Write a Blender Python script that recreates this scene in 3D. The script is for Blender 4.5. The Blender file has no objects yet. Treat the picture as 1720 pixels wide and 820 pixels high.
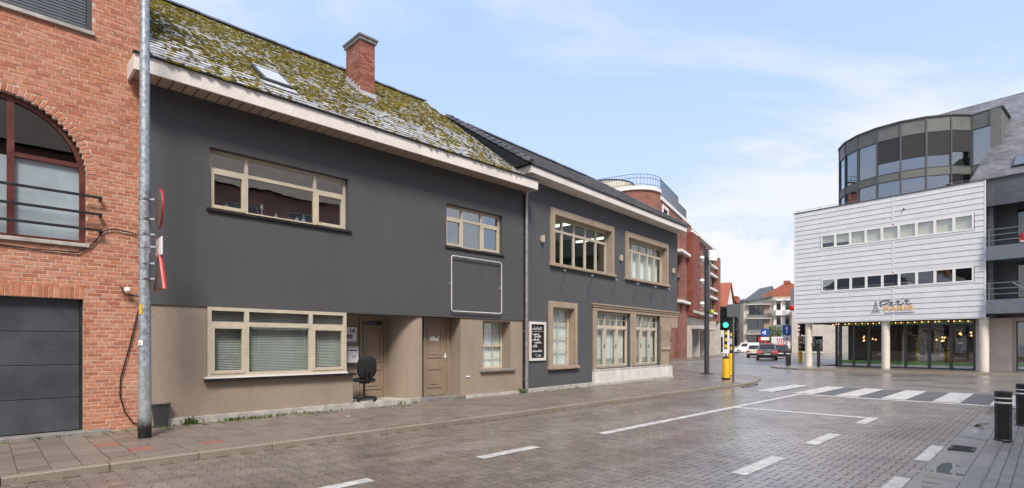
import bpy, bmesh, math, random
import numpy as np
from mathutils import Vector, Matrix, noise as mnoise
random.seed(7); rng = np.random.default_rng(7)
R = math.radians
scene = bpy.context.scene
col = scene.collection

# ---------------------------------------------------------------- camera
cam = bpy.data.cameras.new('camera'); camo = bpy.data.objects.new('camera', cam); col.objects.link(camo)
camo.location = (0, 0, 1.6); camo.rotation_euler = (R(90), 0, 0)
cam.sensor_width = 36; cam.sensor_fit = 'HORIZONTAL'; cam.lens = 36*900/1720
cam.shift_y = 168/1720; cam.clip_start = .05; cam.clip_end = 2000
scene.camera = camo

# ---------------------------------------------------------------- light
SUN_EL, SUN_AZ = 50, 170           # azimuth measured clockwise from +Y (the view direction)
world = bpy.data.worlds.new('World'); scene.world = world; world.use_nodes = True
nt = world.node_tree; nt.nodes.clear()
def N(nt, t, **kw):
    n = nt.nodes.new(t)
    for k, v in kw.items():
        if k.startswith('i_'):
            key = k[2:]; key = int(key) if key.isdigit() else key.replace('_', ' ')
            n.inputs[key].default_value = v
        else: setattr(n, k, v)
    return n
def L(nt, a, b): nt.links.new(a, b)
sky = N(nt, 'ShaderNodeTexSky', sky_type='NISHITA', sun_disc=False)
sky.sun_elevation = R(SUN_EL); sky.sun_rotation = R(SUN_AZ); sky.air_density = 1.0; sky.dust_density = 1.2; sky.ozone_density = 1.4
tc = N(nt, 'ShaderNodeTexCoord'); sep = N(nt, 'ShaderNodeSeparateXYZ'); L(nt, tc.outputs['Generated'], sep.inputs[0])
def M(nt, op, a, b=None, c=None, clamp=False):
    n = N(nt, 'ShaderNodeMath', operation=op, use_clamp=clamp)
    for i, v in enumerate((a, b, c)):
        if v is None: continue
        if isinstance(v, (int, float)): n.inputs[i].default_value = v
        else: L(nt, v, n.inputs[i])
    return n.outputs[0]
zc = M(nt, 'MAXIMUM', sep.outputs[2], 0.0)
den = M(nt, 'ADD', zc, .16)
px_ = M(nt, 'DIVIDE', sep.outputs[0], den); py_ = M(nt, 'DIVIDE', sep.outputs[1], den)
cmb = N(nt, 'ShaderNodeCombineXYZ'); L(nt, px_, cmb.inputs[0]); L(nt, py_, cmb.inputs[1])
mp = N(nt, 'ShaderNodeMapping'); mp.inputs['Rotation'].default_value = (0, 0, R(30)); mp.inputs['Scale'].default_value = (.6, 1.1, 1); mp.inputs['Location'].default_value = (8.7, 4.1, 0)
L(nt, cmb.outputs[0], mp.inputs[0])
n1 = N(nt, 'ShaderNodeTexNoise', i_Scale=1.15, i_Detail=7.0, i_Roughness=.56, i_Distortion=.35); L(nt, mp.outputs[0], n1.inputs['Vector'])
cirr = N(nt, 'ShaderNodeMapRange', interpolation_type='SMOOTHSTEP'); cirr.inputs[1].default_value = .43; cirr.inputs[2].default_value = .64; cirr.inputs[3].default_value = .14; cirr.inputs[4].default_value = .85
L(nt, n1.outputs['Fac'], cirr.inputs[0])
# heaped white clouds low over the horizon
n2 = N(nt, 'ShaderNodeTexNoise', i_Scale=5.0, i_Detail=6.0, i_Roughness=.55); L(nt, tc.outputs['Generated'], n2.inputs['Vector'])
hz = M(nt, 'ADD', zc, M(nt, 'MULTIPLY', M(nt, 'SUBTRACT', n2.outputs['Fac'], .5), .30))
cum = N(nt, 'ShaderNodeMapRange', interpolation_type='SMOOTHSTEP'); cum.inputs[1].default_value = .20; cum.inputs[2].default_value = .165; cum.inputs[3].default_value = 0; cum.inputs[4].default_value = .96
L(nt, hz, cum.inputs[0])
hw = N(nt, 'ShaderNodeMapRange', interpolation_type='SMOOTHSTEP'); hw.inputs[1].default_value = .75; hw.inputs[2].default_value = .0; hw.inputs[3].default_value = 0; hw.inputs[4].default_value = .42
L(nt, zc, hw.inputs[0])
cf = M(nt, 'MAXIMUM', M(nt, 'MAXIMUM', cirr.outputs[0], cum.outputs[0]), hw.outputs[0])
# the thin veil of high cloud evens the sky out: scale its radiance by 1/(a + b*luminance)
bw = N(nt, 'ShaderNodeRGBToBW'); L(nt, sky.outputs[0], bw.inputs[0])
scl = M(nt, 'DIVIDE', 1.0, M(nt, 'ADD', M(nt, 'MULTIPLY', bw.outputs[0], .205), .125))
bright = N(nt, 'ShaderNodeVectorMath', operation='SCALE'); L(nt, sky.outputs[0], bright.inputs[0]); L(nt, scl, bright.inputs['Scale'])
tint = N(nt, 'ShaderNodeMixRGB', blend_type='MULTIPLY', i_Fac=1.0); L(nt, bright.outputs[0], tint.inputs[1]); tint.inputs[2].default_value = (.98, .94, .98, 1)
mixc = N(nt, 'ShaderNodeMixRGB', blend_type='MIX'); L(nt, cf, mixc.inputs[0]); L(nt, tint.outputs[0], mixc.inputs[1]); mixc.inputs[2].default_value = (5.2, 5.22, 5.35, 1)
bg = N(nt, 'ShaderNodeBackground', i_Strength=.1); L(nt, mixc.outputs[0], bg.inputs['Color'])
wo = N(nt, 'ShaderNodeOutputWorld'); L(nt, bg.outputs[0], wo.inputs[0])

sl = bpy.data.lights.new('sun', 'SUN'); sl.energy = 2.4; sl.angle = R(16); sl.color = (1, .92, .82)
so = bpy.data.objects.new('sun', sl); col.objects.link(so)
sd = Vector((math.sin(R(SUN_AZ))*math.cos(R(SUN_EL)), math.cos(R(SUN_AZ))*math.cos(R(SUN_EL)), math.sin(R(SUN_EL))))
so.rotation_euler = (-sd).to_track_quat('-Z', 'Y').to_euler(); so.location = (0, 0, 40)
scene.view_settings.view_transform = 'Standard'; scene.view_settings.look = 'None'
scene.view_settings.exposure = 0.9; scene.view_settings.gamma = 1

# ---------------------------------------------------------------- materials
MATS = {}
def base_mat(name):
    m = bpy.data.materials.new(name); m.use_nodes = True
    t = m.node_tree; t.nodes.clear()
    o = N(t, 'ShaderNodeOutputMaterial'); b = N(t, 'ShaderNodeBsdfPrincipled'); L(t, b.outputs[0], o.inputs[0])
    MATS[name] = m
    return m, t, b, o
def mixcol(t, fac, a, b, mode='MIX'):
    n = N(t, 'ShaderNodeMixRGB', blend_type=mode)
    for i, v in enumerate((fac, a, b)):
        if isinstance(v, (int, float)): n.inputs[i].default_value = v
        elif isinstance(v, tuple): n.inputs[i].default_value = (*v, 1) if len(v) == 3 else v
        else: L(t, v, n.inputs[i])
    return n.outputs[0]
def ramp(t, fac, a, b, lo=0., hi=1.):
    n = N(t, 'ShaderNodeMapRange', interpolation_type='SMOOTHSTEP'); L(t, fac, n.inputs[0])
    n.inputs[1].default_value = a; n.inputs[2].default_value = b; n.inputs[3].default_value = lo; n.inputs[4].default_value = hi
    return n.outputs[0]
def rnd(t):
    """a random number for each piece: loose piece inside a mesh, and each object of its own"""
    g = N(t, 'ShaderNodeNewGeometry'); oi = N(t, 'ShaderNodeObjectInfo')
    return M(t, 'FRACT', M(t, 'ADD', g.outputs['Random Per Island'], oi.outputs['Random']))
def noise(t, scale, detail=4., rough=.55, dist=0., stretch=None, co='Object'):
    c = N(t, 'ShaderNodeTexCoord'); v = c.outputs['Object']
    if co == 'World':
        v = N(t, 'ShaderNodeNewGeometry').outputs['Position']
    if stretch:
        m = N(t, 'ShaderNodeMapping'); m.inputs['Scale'].default_value = stretch; L(t, v, m.inputs[0]); v = m.outputs[0]
    n = N(t, 'ShaderNodeTexNoise', i_Scale=scale, i_Detail=detail, i_Roughness=rough, i_Distortion=dist); L(t, v, n.inputs['Vector'])
    return n.outputs['Fac']
def bump(t, b, h, strength=.3, dist=.01):
    n = N(t, 'ShaderNodeBump', i_Strength=strength, i_Distance=dist); L(t, h, n.inputs['Height']); L(t, n.outputs[0], b.inputs['Normal'])
def mat(name, c, rough=.6, var=.12, scale=2.5, fine=0., fscale=120, metal=0., spec=.5, streak=0., stainc=None, piece=0., rvar=.1, world=False):
    m, t, b, o = base_mat(name)
    cc = 'World' if world else 'Object'
    a = noise(t, scale, 6, .6, co=cc)
    f = ramp(t, a, .3, .7)
    color = mixcol(t, f, tuple(x*(1-var) for x in c), tuple(min(1, x*(1+var)) for x in c))
    if piece:
        r = rnd(t); color = mixcol(t, 1., color, mixcol(t, r, (1-piece,)*3, (1+piece,)*3), 'MULTIPLY')
    if streak:
        s = noise(t, 1.0, 5, .6, stretch=(3.5, 3.5, .35), co=cc)
        color = mixcol(t, ramp(t, s, .52, .78, 0, streak), color, stainc or tuple(x*.45 for x in c))
    if fine:
        g = noise(t, fscale, 3, .6, co=cc)
        color = mixcol(t, ramp(t, g, .3, .7, 0, 1), color, mixcol(t, 1., color, (1.18,)*3, 'MULTIPLY'))
        color = mixcol(t, ramp(t, noise(t, 26, 4, .65, co=cc), .35, .68, 0, 1), color, mixcol(t, 1., color, (.86,)*3, 'MULTIPLY'))
        bump(t, b, g, fine, .006)
    L(t, color, b.inputs['Base Color'])
    L(t, ramp(t, a, .3, .7, max(.02, rough-rvar), min(1, rough+rvar)), b.inputs['Roughness'])
    b.inputs['Metallic'].default_value = metal; b.inputs['Specular IOR Level'].default_value = spec
    return m
def emit(name, c, s):
    m, t, b, o = base_mat(name); b.inputs['Base Color'].default_value = (*c, 1)
    b.inputs['Emission Color'].default_value = (*c, 1); b.inputs['Emission Strength'].default_value = s
    return m
def glass(name, tint=(.95, .97, .96), refl=.05, rough=.01):
    m, t, b, o = base_mat(name); t.nodes.remove(b)
    tr = N(t, 'ShaderNodeBsdfTransparent'); tr.inputs[0].default_value = (*tint, 1)
    gl = N(t, 'ShaderNodeBsdfGlossy'); gl.inputs['Roughness'].default_value = rough; gl.inputs['Color'].default_value = (.95, .97, 1, 1)
    fr = N(t, 'ShaderNodeLayerWeight', i_Blend=.5)
    w = noise(t, 1.6, 2, .5); bp = N(t, 'ShaderNodeBump', i_Strength=.035, i_Distance=.05); L(t, w, bp.inputs['Height']); L(t, bp.outputs[0], gl.inputs['Normal'])
    f = M(t, 'ADD', M(t, 'MULTIPLY', M(t, 'POWER', fr.outputs['Facing'], 4.5), .9), refl+.02, clamp=True)
    mx = N(t, 'ShaderNodeMixShader'); L(t, f, mx.inputs[0]); L(t, tr.outputs[0], mx.inputs[1]); L(t, gl.outputs[0], mx.inputs[2]); L(t, mx.outputs[0], o.inputs[0])
    return m

mat('grey_render', (.072, .073, .077), .85, .09, .7, .45, 200, streak=.34, stainc=(.10, .098, .095))
mat('grey_render2', (.077, .081, .088), .85, .09, .7, .45, 200, streak=.30, stainc=(.105, .105, .105))
mat('beige_render', (.295, .235, .180), .85, .08, 1.0, .5, 180, streak=.25, stainc=(.17, .125, .09))
mat('beige_frame', (.50, .44, .34), .5, .06, 3, .08, 90)
mat('beige_trim', (.33, .26, .19), .7, .1, 2, .2, 150, streak=.2)
mat('beige_door', (.255, .195, .135), .55, .07, 2, .1, 120)
mat('fascia_white', (.70, .65, .60), .55, .08, 1.5, .08, 60, streak=.22, stainc=(.42, .38, .33))
mat('soffit_board', (.37, .29, .225), .6, .1, 3, .05, 60, piece=.06)
mat('white_paint', (.78, .77, .74), .5, .06, 2)
mat('white_stone', (.62, .60, .56), .75, .12, 3, .2, 90, streak=.25, stainc=(.28, .26, .22), piece=.07)
mat('blue_stone', (.20, .195, .185), .6, .2, 6, .2, 90, piece=.1)
mat('concrete', (.40, .385, .35), .8, .2, 4, .3, 90, streak=.4, stainc=(.16, .15, .11))
mat('sill_tile', (.022, .019, .018), .35, .2, 8, piece=.2)
mat('dark_iron', (.016, .0165, .018), .45, .15, 8)
mat('black_plastic', (.012, .012, .013), .45, .15, 8)
mat('black_fabric', (.010, .010, .012), .85, .2, 20, .2, 300)
mat('anthracite', (.045, .047, .05), .5, .08, 4)
mat('chrome', (.6, .6, .6), .25, .1, 8, metal=1)
mat('galvanised', (.36, .40, .43), .45, .28, 14, .1, 60, metal=.55, streak=.35, stainc=(.22, .23, .23))
mat('zinc_pipe', (.33, .33, .32), .45, .15, 5, metal=.6, streak=.3)
mat('lead', (.40, .42, .45), .5, .2, 6, .1, 40)
mat('mortar', (.52, .44, .36), .9, .15, 5, .4, 160)
mat('mortar_dark', (.34, .28, .24), .9, .15, 5, .4, 160)
mat('red_wood', (.105, .028, .022), .4, .2, 3, .06, 70)
mat('garage_panel', (.052, .058, .068), .5, .14, 2, .12, 200, streak=.12, stainc=(.085, .09, .1))
mat('shutter_slat', (.10, .115, .135), .45, .08, 4)
mat('curtain_white', (.78, .83, .83), .9, .04, 3)
mat('frosted', (.50, .56, .63), .45, .14, 1.2)
mat('blind_grey', (.40, .43, .40), .9, .1, 2)
mat('interior', (.30, .29, .27), .9, .1, 1)
mat('interior_dark', (.05, .045, .04), .9, .2, 1)
mat('interior_green', (.42, .47, .36), .9, .1, 1)
mat('white_plank', (.645, .645, .65), .42, .04, 1.5, .02, 30, piece=.03, streak=.1, stainc=(.45, .46, .49))
mat('white_plank_trim', (.66, .67, .70), .45, .04, 2)
mat('column_cream', (.68, .62, .53), .7, .06, 2, .1, 80, streak=.15)
mat('wall_cream', (.52, .46, .40), .8, .08, 2, .2, 120, streak=.12)
mat('bronze_panel', (.135, .138, .130), .5, .08, 2)
mat('bronze_frame', (.075, .078, .08), .45, .08, 2)
mat('sun_screen', (.035, .033, .036), .9, .1, 3)
mat('blue_grey_paint', (.135, .155, .18), .55, .08, 3)
mat('far_cream', (.50, .46, .39), .8, .12, 1.2, streak=.2)
mat('far_white', (.74, .74, .72), .7, .06, 1.5, streak=.15)
mat('far_tan', (.36, .285, .22), .85, .14, 3)
mat('far_dark', (.025, .025, .028), .3, .2, 2)
mat('far_slate', (.075, .08, .09), .5, .12, 4)
mat('far_orange', (.33, .10, .055), .8, .2, 3)
mat('far_red', (.26, .07, .042), .85, .2, 4)
mat('concrete_light', (.47, .44, .40), .8, .12, 2, .1, 80, streak=.25)
mat('road_white', (.47, .465, .44), .55, .2, 5, .3, 120, streak=0, world=True)
mat('road_grey', (.085, .085, .088), .42, .15, 3, .25, 160, world=True)
mat('yellow_paint', (.72, .42, .01), .45, .08, 5)
mat('sign_red', (.50, .02, .02), .4, .1, 4)
mat('sign_blue', (.012, .09, .38), .4, .05, 4)
mat('sign_white', (.78, .78, .78), .45, .04, 4)
mat('sign_back', (.10, .105, .11), .5, .1, 4)
mat('tyre', (.012, .012, .012), .8, .1, 8)
mat('car_grey', (.16, .165, .175), .28, .05, 2, spec=.6)
mat('car_white', (.72, .72, .72), .3, .04, 2, spec=.6)
mat('car_cream', (.62, .60, .52), .3, .04, 2, spec=.6)
mat('car_dark', (.05, .022, .024), .28, .05, 2, spec=.6)
mat('car_glass', (.02, .023, .026), .08, .05, 2, spec=.8)
mat('chalk', (.62, .62, .60), .9, .2, 30)
mat('slate_board', (.012, .011, .012), .7, .2, 5)
mat('leaf', (.075, .12, .02), .7, .3, 6, piece=.4)
mat('lime_paint', (.45, .62, .05), .5, .08, 4)
mat('green_film', (.10, .33, .03), .5, .05, 4)
mat('orange_film', (.80, .44, .10), .5, .05, 4)
mat('ink', (.02, .02, .025), .6, .05, 4)
mat('blue_ink', (.12, .13, .3), .6, .05, 4)
mat('litter', (.6, .6, .6), .7, .1, 9)
emit('tail_light', (.75, .03, .02), .7); emit('bulb_warm', (1, .48, .16), 1.6); emit('signal_green', (.03, 1.0, .45), 3.0); emit('tube_lamp', (.95, 1, .9), .9); emit('signal_red', (.8, .02, .02), 1.2)
glass('glass'); glass('glass_bright', (.7, .74, .76), .55); glass('glass_mirror', (.80, .82, .82), .20); glass('glass_dark', (.62, .66, .67), .07); glass('glass_sky', (.62, .66, .68), .22); glass('glass_shop', (.95, .97, .96), .08)

def brick_mat(name, c1, c2, c3, rough=.8, moss=0.):
    m, t, b, o = base_mat(name); r = rnd(t)
    cr = N(t, 'ShaderNodeValToRGB'); L(t, r, cr.inputs[0]); e = cr.color_ramp.elements
    e[0].color = (*c1, 1); e[1].color = (*c3, 1); x = e.new(.5); x.color = (*c2, 1)
    a = noise(t, 14, 5, .65, co='World'); big = noise(t, .55, 3, .6, co='World')
    c = mixcol(t, 1., cr.outputs[0], mixcol(t, ramp(t, a, .3, .7), (.78,)*3, (1.16,)*3), 'MULTIPLY')
    c = mixcol(t, ramp(t, big, .5, .72, 0, .38), c, (.50, .33, .24))
    L(t, c, b.inputs['Base Color']); b.inputs['Roughness'].default_value = rough; bump(t, b, noise(t, 90, 4, .6, co='World'), .35, .006)
brick_mat('brick_orange', (.39, .130, .068), (.48, .185, .102), (.53, .25, .155))
brick_mat('brick_chimney', (.22, .065, .04), (.29, .095, .06), (.36, .15, .10))
def brick_tex(name, c1, c2, mortar, w=.21, h=.065, swap=True, rough=.85, dark=None):
    m, t, b, o = base_mat(name); c = N(t, 'ShaderNodeTexCoord'); s = N(t, 'ShaderNodeSeparateXYZ'); L(t, c.outputs['Object'], s.inputs[0])
    cb = N(t, 'ShaderNodeCombineXYZ'); L(t, M(t, 'ADD', s.outputs[0], s.outputs[1]), cb.inputs[0]); L(t, s.outputs[2], cb.inputs[1])
    br = N(t, 'ShaderNodeTexBrick', i_Scale=1.0); br.inputs['Brick Width'].default_value = w; br.inputs['Row Height'].default_value = h; br.inputs['Mortar Size'].default_value = .006
    br.inputs['Color1'].default_value = (*c1, 1); br.inputs['Color2'].default_value = (*c2, 1); br.inputs['Mortar'].default_value = (*mortar, 1); L(t, cb.outputs[0], br.inputs['Vector'])
    a = noise(t, .7, 5, .6)
    L(t, mixcol(t, 1., br.outputs[0], mixcol(t, ramp(t, a, .3, .7), (.75,)*3, (1.2,)*3), 'MULTIPLY'), b.inputs['Base Color']); b.inputs['Roughness'].default_value = rough
    bump(t, b, M(t, 'SUBTRACT', 1., br.outputs['Fac']), .3, .01)
brick_tex('brick_far', (.225, .075, .048), (.28, .10, .066), (.25, .17, .135))
brick_tex('brick_far_dark', (.19, .045, .028), (.24, .06, .035), (.18, .09, .07))
brick_tex('slate_clad', (.075, .08, .092), (.10, .105, .118), (.035, .036, .04), .45, .14, rough=.5)
brick_tex('slate_roof', (.105, .105, .118), (.17, .17, .185), (.05, .05, .055), .30, .17, rough=.42)
brick_tex('brick_opposite', (.34, .17, .12), (.40, .21, .15), (.38, .32, .28))

def piece_mat(name, c1, c2, c3, rough, wet=0., fine=.4, fscale=70, speck=None, dirt=None, big=.5, spec=.5, wetscale=.35, tracks=False, film=0.):
    m, t, b, o = base_mat(name); r = rnd(t)
    cr = N(t, 'ShaderNodeValToRGB'); L(t, r, cr.inputs[0]); e = cr.color_ramp.elements
    e[0].color = (*c1, 1); e[1].color = (*c3, 1); x = e.new(.5); x.color = (*c2, 1)
    g = noise(t, fscale, 4, .7, co='World')
    c = mixcol(t, 1., cr.outputs[0], mixcol(t, ramp(t, g, .3, .7), (.72,)*3, (1.26,)*3), 'MULTIPLY')
    if speck: c = mixcol(t, ramp(t, noise(t, 85, 3, .6, co='World'), .58, .68, 0, .6), c, speck)
    bg_ = noise(t, big, 5, .62, .3, co='World')
    if dirt: c = mixcol(t, ramp(t, bg_, .52, .72, 0, .55), c, dirt)
    if tracks:
        mpt = N(t, 'ShaderNodeMapping'); mpt.inputs['Rotation'].default_value = (0, 0, R(-44.84)); L(t, N(t, 'ShaderNodeNewGeometry').outputs['Position'], mpt.inputs[0])
        mp2 = N(t, 'ShaderNodeMapping'); mp2.inputs['Scale'].default_value = (.10, .9, 1); L(t, mpt.outputs[0], mp2.inputs[0])
        tn = N(t, 'ShaderNodeTexNoise', i_Scale=1.0, i_Detail=5.0, i_Roughness=.6); L(t, mp2.outputs[0], tn.inputs['Vector'])
        c = mixcol(t, 1., c, mixcol(t, ramp(t, tn.outputs['Fac'], .36, .66), (.74, .70, .66), (1.18, 1.18, 1.17)), 'MULTIPLY')
    L(t, c, b.inputs['Base Color']); bump(t, b, g, fine, .004); b.inputs['Specular IOR Level'].default_value = spec
    if wet:
        wn = noise(t, wetscale, 5, .6, .5, co='World')
        if film: L(t, ramp(t, wn, .30, .60, film*.35, film), b.inputs['Coat Weight']); b.inputs['Coat Roughness'].default_value = .31; b.inputs['Coat IOR'].default_value = 1.40
        L(t, M(t, 'ADD', ramp(t, wn, .38, .64, rough, max(.05, rough-wet)), M(t, 'MULTIPLY', M(t, 'SUBTRACT', g, .5), .25)), b.inputs['Roughness'])
    else: b.inputs['Roughness'].default_value = rough
piece_mat('road_paver', (.158, .136, .119), (.200, .172, .151), (.238, .200, .173), .47, .34, .45, 60, (.33, .29, .26), (.125, .108, .095), spec=.6, tracks=True, film=.85)
piece_mat('paving_slab', (.150, .124, .102), (.188, .157, .130), (.212, .172, .140), .60, .22, .5, 80, (.36, .32, .28), (.120, .108, .062), film=.35)
piece_mat('paving_slab_red', (.25, .10, .07), (.28, .115, .08), (.24, .115, .085), .62, .2, .5, 80, (.4, .25, .2), (.15, .11, .07))
piece_mat('kerb_stone', (.215, .180, .138), (.235, .20, .155), (.25, .215, .17), .6, .2, .4, 70, (.33, .3, .26), (.15, .125, .08))
piece_mat('grey_paver', (.175, .170, .165), (.205, .20, .192), (.23, .22, .21), .5, .28, .4, 70, (.33, .32, .3), (.15, .14, .12))
piece_mat('roof_tile_old', (.27, .275, .285), (.37, .375, .385), (.50, .505, .515), .42, 0, .4, 40, None, (.20, .19, .16), 1.2)
piece_mat('roof_tile_grey', (.15, .15, .158), (.21, .212, .22), (.28, .283, .293), .34, 0, .3, 40)
piece_mat('roof_tile_dark', (.040, .041, .046), (.058, .06, .066), (.08, .082, .09), .34, 0, .3, 40)
piece_mat('moss', (.055, .052, .013), (.128, .108, .019), (.24, .19, .024), .95, 0, .9, 120, None, (.10, .06, .018), .8, .1)
mat('joint_dirt', (.040, .036, .028), .9, .3, 8, .4, 90)
mat('clip_grey', (.55, .55, .54), .5, .1, 5)
piece_mat('kerb_dirt', (.055, .042, .026), (.085, .065, .038), (.12, .095, .05), .95, 0, .8, 90)
piece_mat('pave_moss', (.045, .046, .014), (.075, .075, .020), (.11, .10, .028), .95, 0, .8, 90)
def sheet_mat(name, c, w, h, rough, wet, rot=0., mort=.45, film=.8):
    """far-off paving, too small to tell the blocks apart: same grain and wetness as the blocks"""
    m, t, b, o = base_mat(name); p = N(t, 'ShaderNodeNewGeometry').outputs['Position']
    mp = N(t, 'ShaderNodeMapping'); mp.inputs['Rotation'].default_value = (0, 0, rot); L(t, p, mp.inputs[0])
    br = N(t, 'ShaderNodeTexBrick', i_Scale=1.0); br.inputs['Brick Width'].default_value = w; br.inputs['Row Height'].default_value = h; br.inputs['Mortar Size'].default_value = .007
    br.inputs['Color1'].default_value = (*[x*.85 for x in c], 1); br.inputs['Color2'].default_value = (*[x*1.15 for x in c], 1); br.inputs['Mortar'].default_value = (*[x*mort for x in c], 1); L(t, mp.outputs[0], br.inputs['Vector'])
    g = noise(t, 60, 4, .7, co='World'); bg_ = noise(t, .5, 5, .62, .3, co='World')
    cc = mixcol(t, 1., br.outputs[0], mixcol(t, ramp(t, g, .3, .7), (.75,)*3, (1.22,)*3), 'MULTIPLY')
    cc = mixcol(t, ramp(t, bg_, .5, .72, 0, .5), cc, tuple(x*.75 for x in c)); L(t, cc, b.inputs['Base Color'])
    wn = noise(t, .35, 5, .6, .5, co='World'); L(t, M(t, 'ADD', ramp(t, wn, .38, .64, rough, rough-wet), M(t, 'MULTIPLY', M(t, 'SUBTRACT', g, .5), .2)), b.inputs['Roughness'])
    hh = M(t, 'ADD', M(t, 'MULTIPLY', M(t, 'SUBTRACT', 1., br.outputs['Fac']), 1.), M(t, 'MULTIPLY', g, .3)); bump(t, b, hh, .35, .008); b.inputs['Specular IOR Level'].default_value = .55
    if film: L(t, ramp(t, wn, .30, .60, film*.35, film), b.inputs['Coat Weight']); b.inputs['Coat Roughness'].default_value = .31; b.inputs['Coat IOR'].default_value = 1.40
sheet_mat('road_sheet', (.195, .170, .151), .2, .165, .5, .3, R(-44.84-90))
sheet_mat('pave_sheet', (.165, .13, .105), .3, .3, .55, .22, R(-44.84))
sheet_mat('pave_sheet_grey', (.20, .19, .18), .22, .11, .5, .24, R(-44.84))
sheet_mat('asphalt_far', (.19, .18, .17), .4, .3, .45, .28, R(-60), .8)
def paint_mat():
    m = MATS['road_white']; t = m.node_tree; b = next(n for n in t.nodes if n.type == 'BSDF_PRINCIPLED'); src = b.inputs['Base Color'].links[0].from_socket
    w1 = noise(t, 9, 6, .7, co='World'); w2 = noise(t, 70, 4, .7, co='World')
    f = M(t, 'MULTIPLY', ramp(t, M(t, 'ADD', w1, M(t, 'MULTIPLY', M(t, 'SUBTRACT', w2, .5), .7)), .52, .70), .75)
    L(t, mixcol(t, f, src, (.21, .18, .165)), b.inputs['Base Color'])
paint_mat()
def foot_mat():
    m = mat('pole_foot', (.36, .39, .41), .5, .16, 10, .1, 60, metal=.4, streak=.35, stainc=(.22, .23, .23)); t = m.node_tree; b = next(n for n in t.nodes if n.type == 'BSDF_PRINCIPLED'); src = b.inputs['Base Color'].links[0].from_socket
    s = N(t, 'ShaderNodeSeparateXYZ'); L(t, N(t, 'ShaderNodeTexCoord').outputs['Object'], s.inputs[0])
    h = M(t, 'ADD', s.outputs[2], M(t, 'MULTIPLY', M(t, 'SUBTRACT', noise(t, 9, 5, .65), .5), .35))
    L(t, mixcol(t, ramp(t, h, .42, .12), src, (.018, .017, .015)), b.inputs['Base Color'])     # black road grime
foot_mat()
def water_mat():
    m, t, b, o = base_mat('puddle_water'); b.inputs['Base Color'].default_value = (.030, .028, .022, 1); b.inputs['Roughness'].default_value = .02; b.inputs['Specular IOR Level'].default_value = .8
water_mat()

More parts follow.
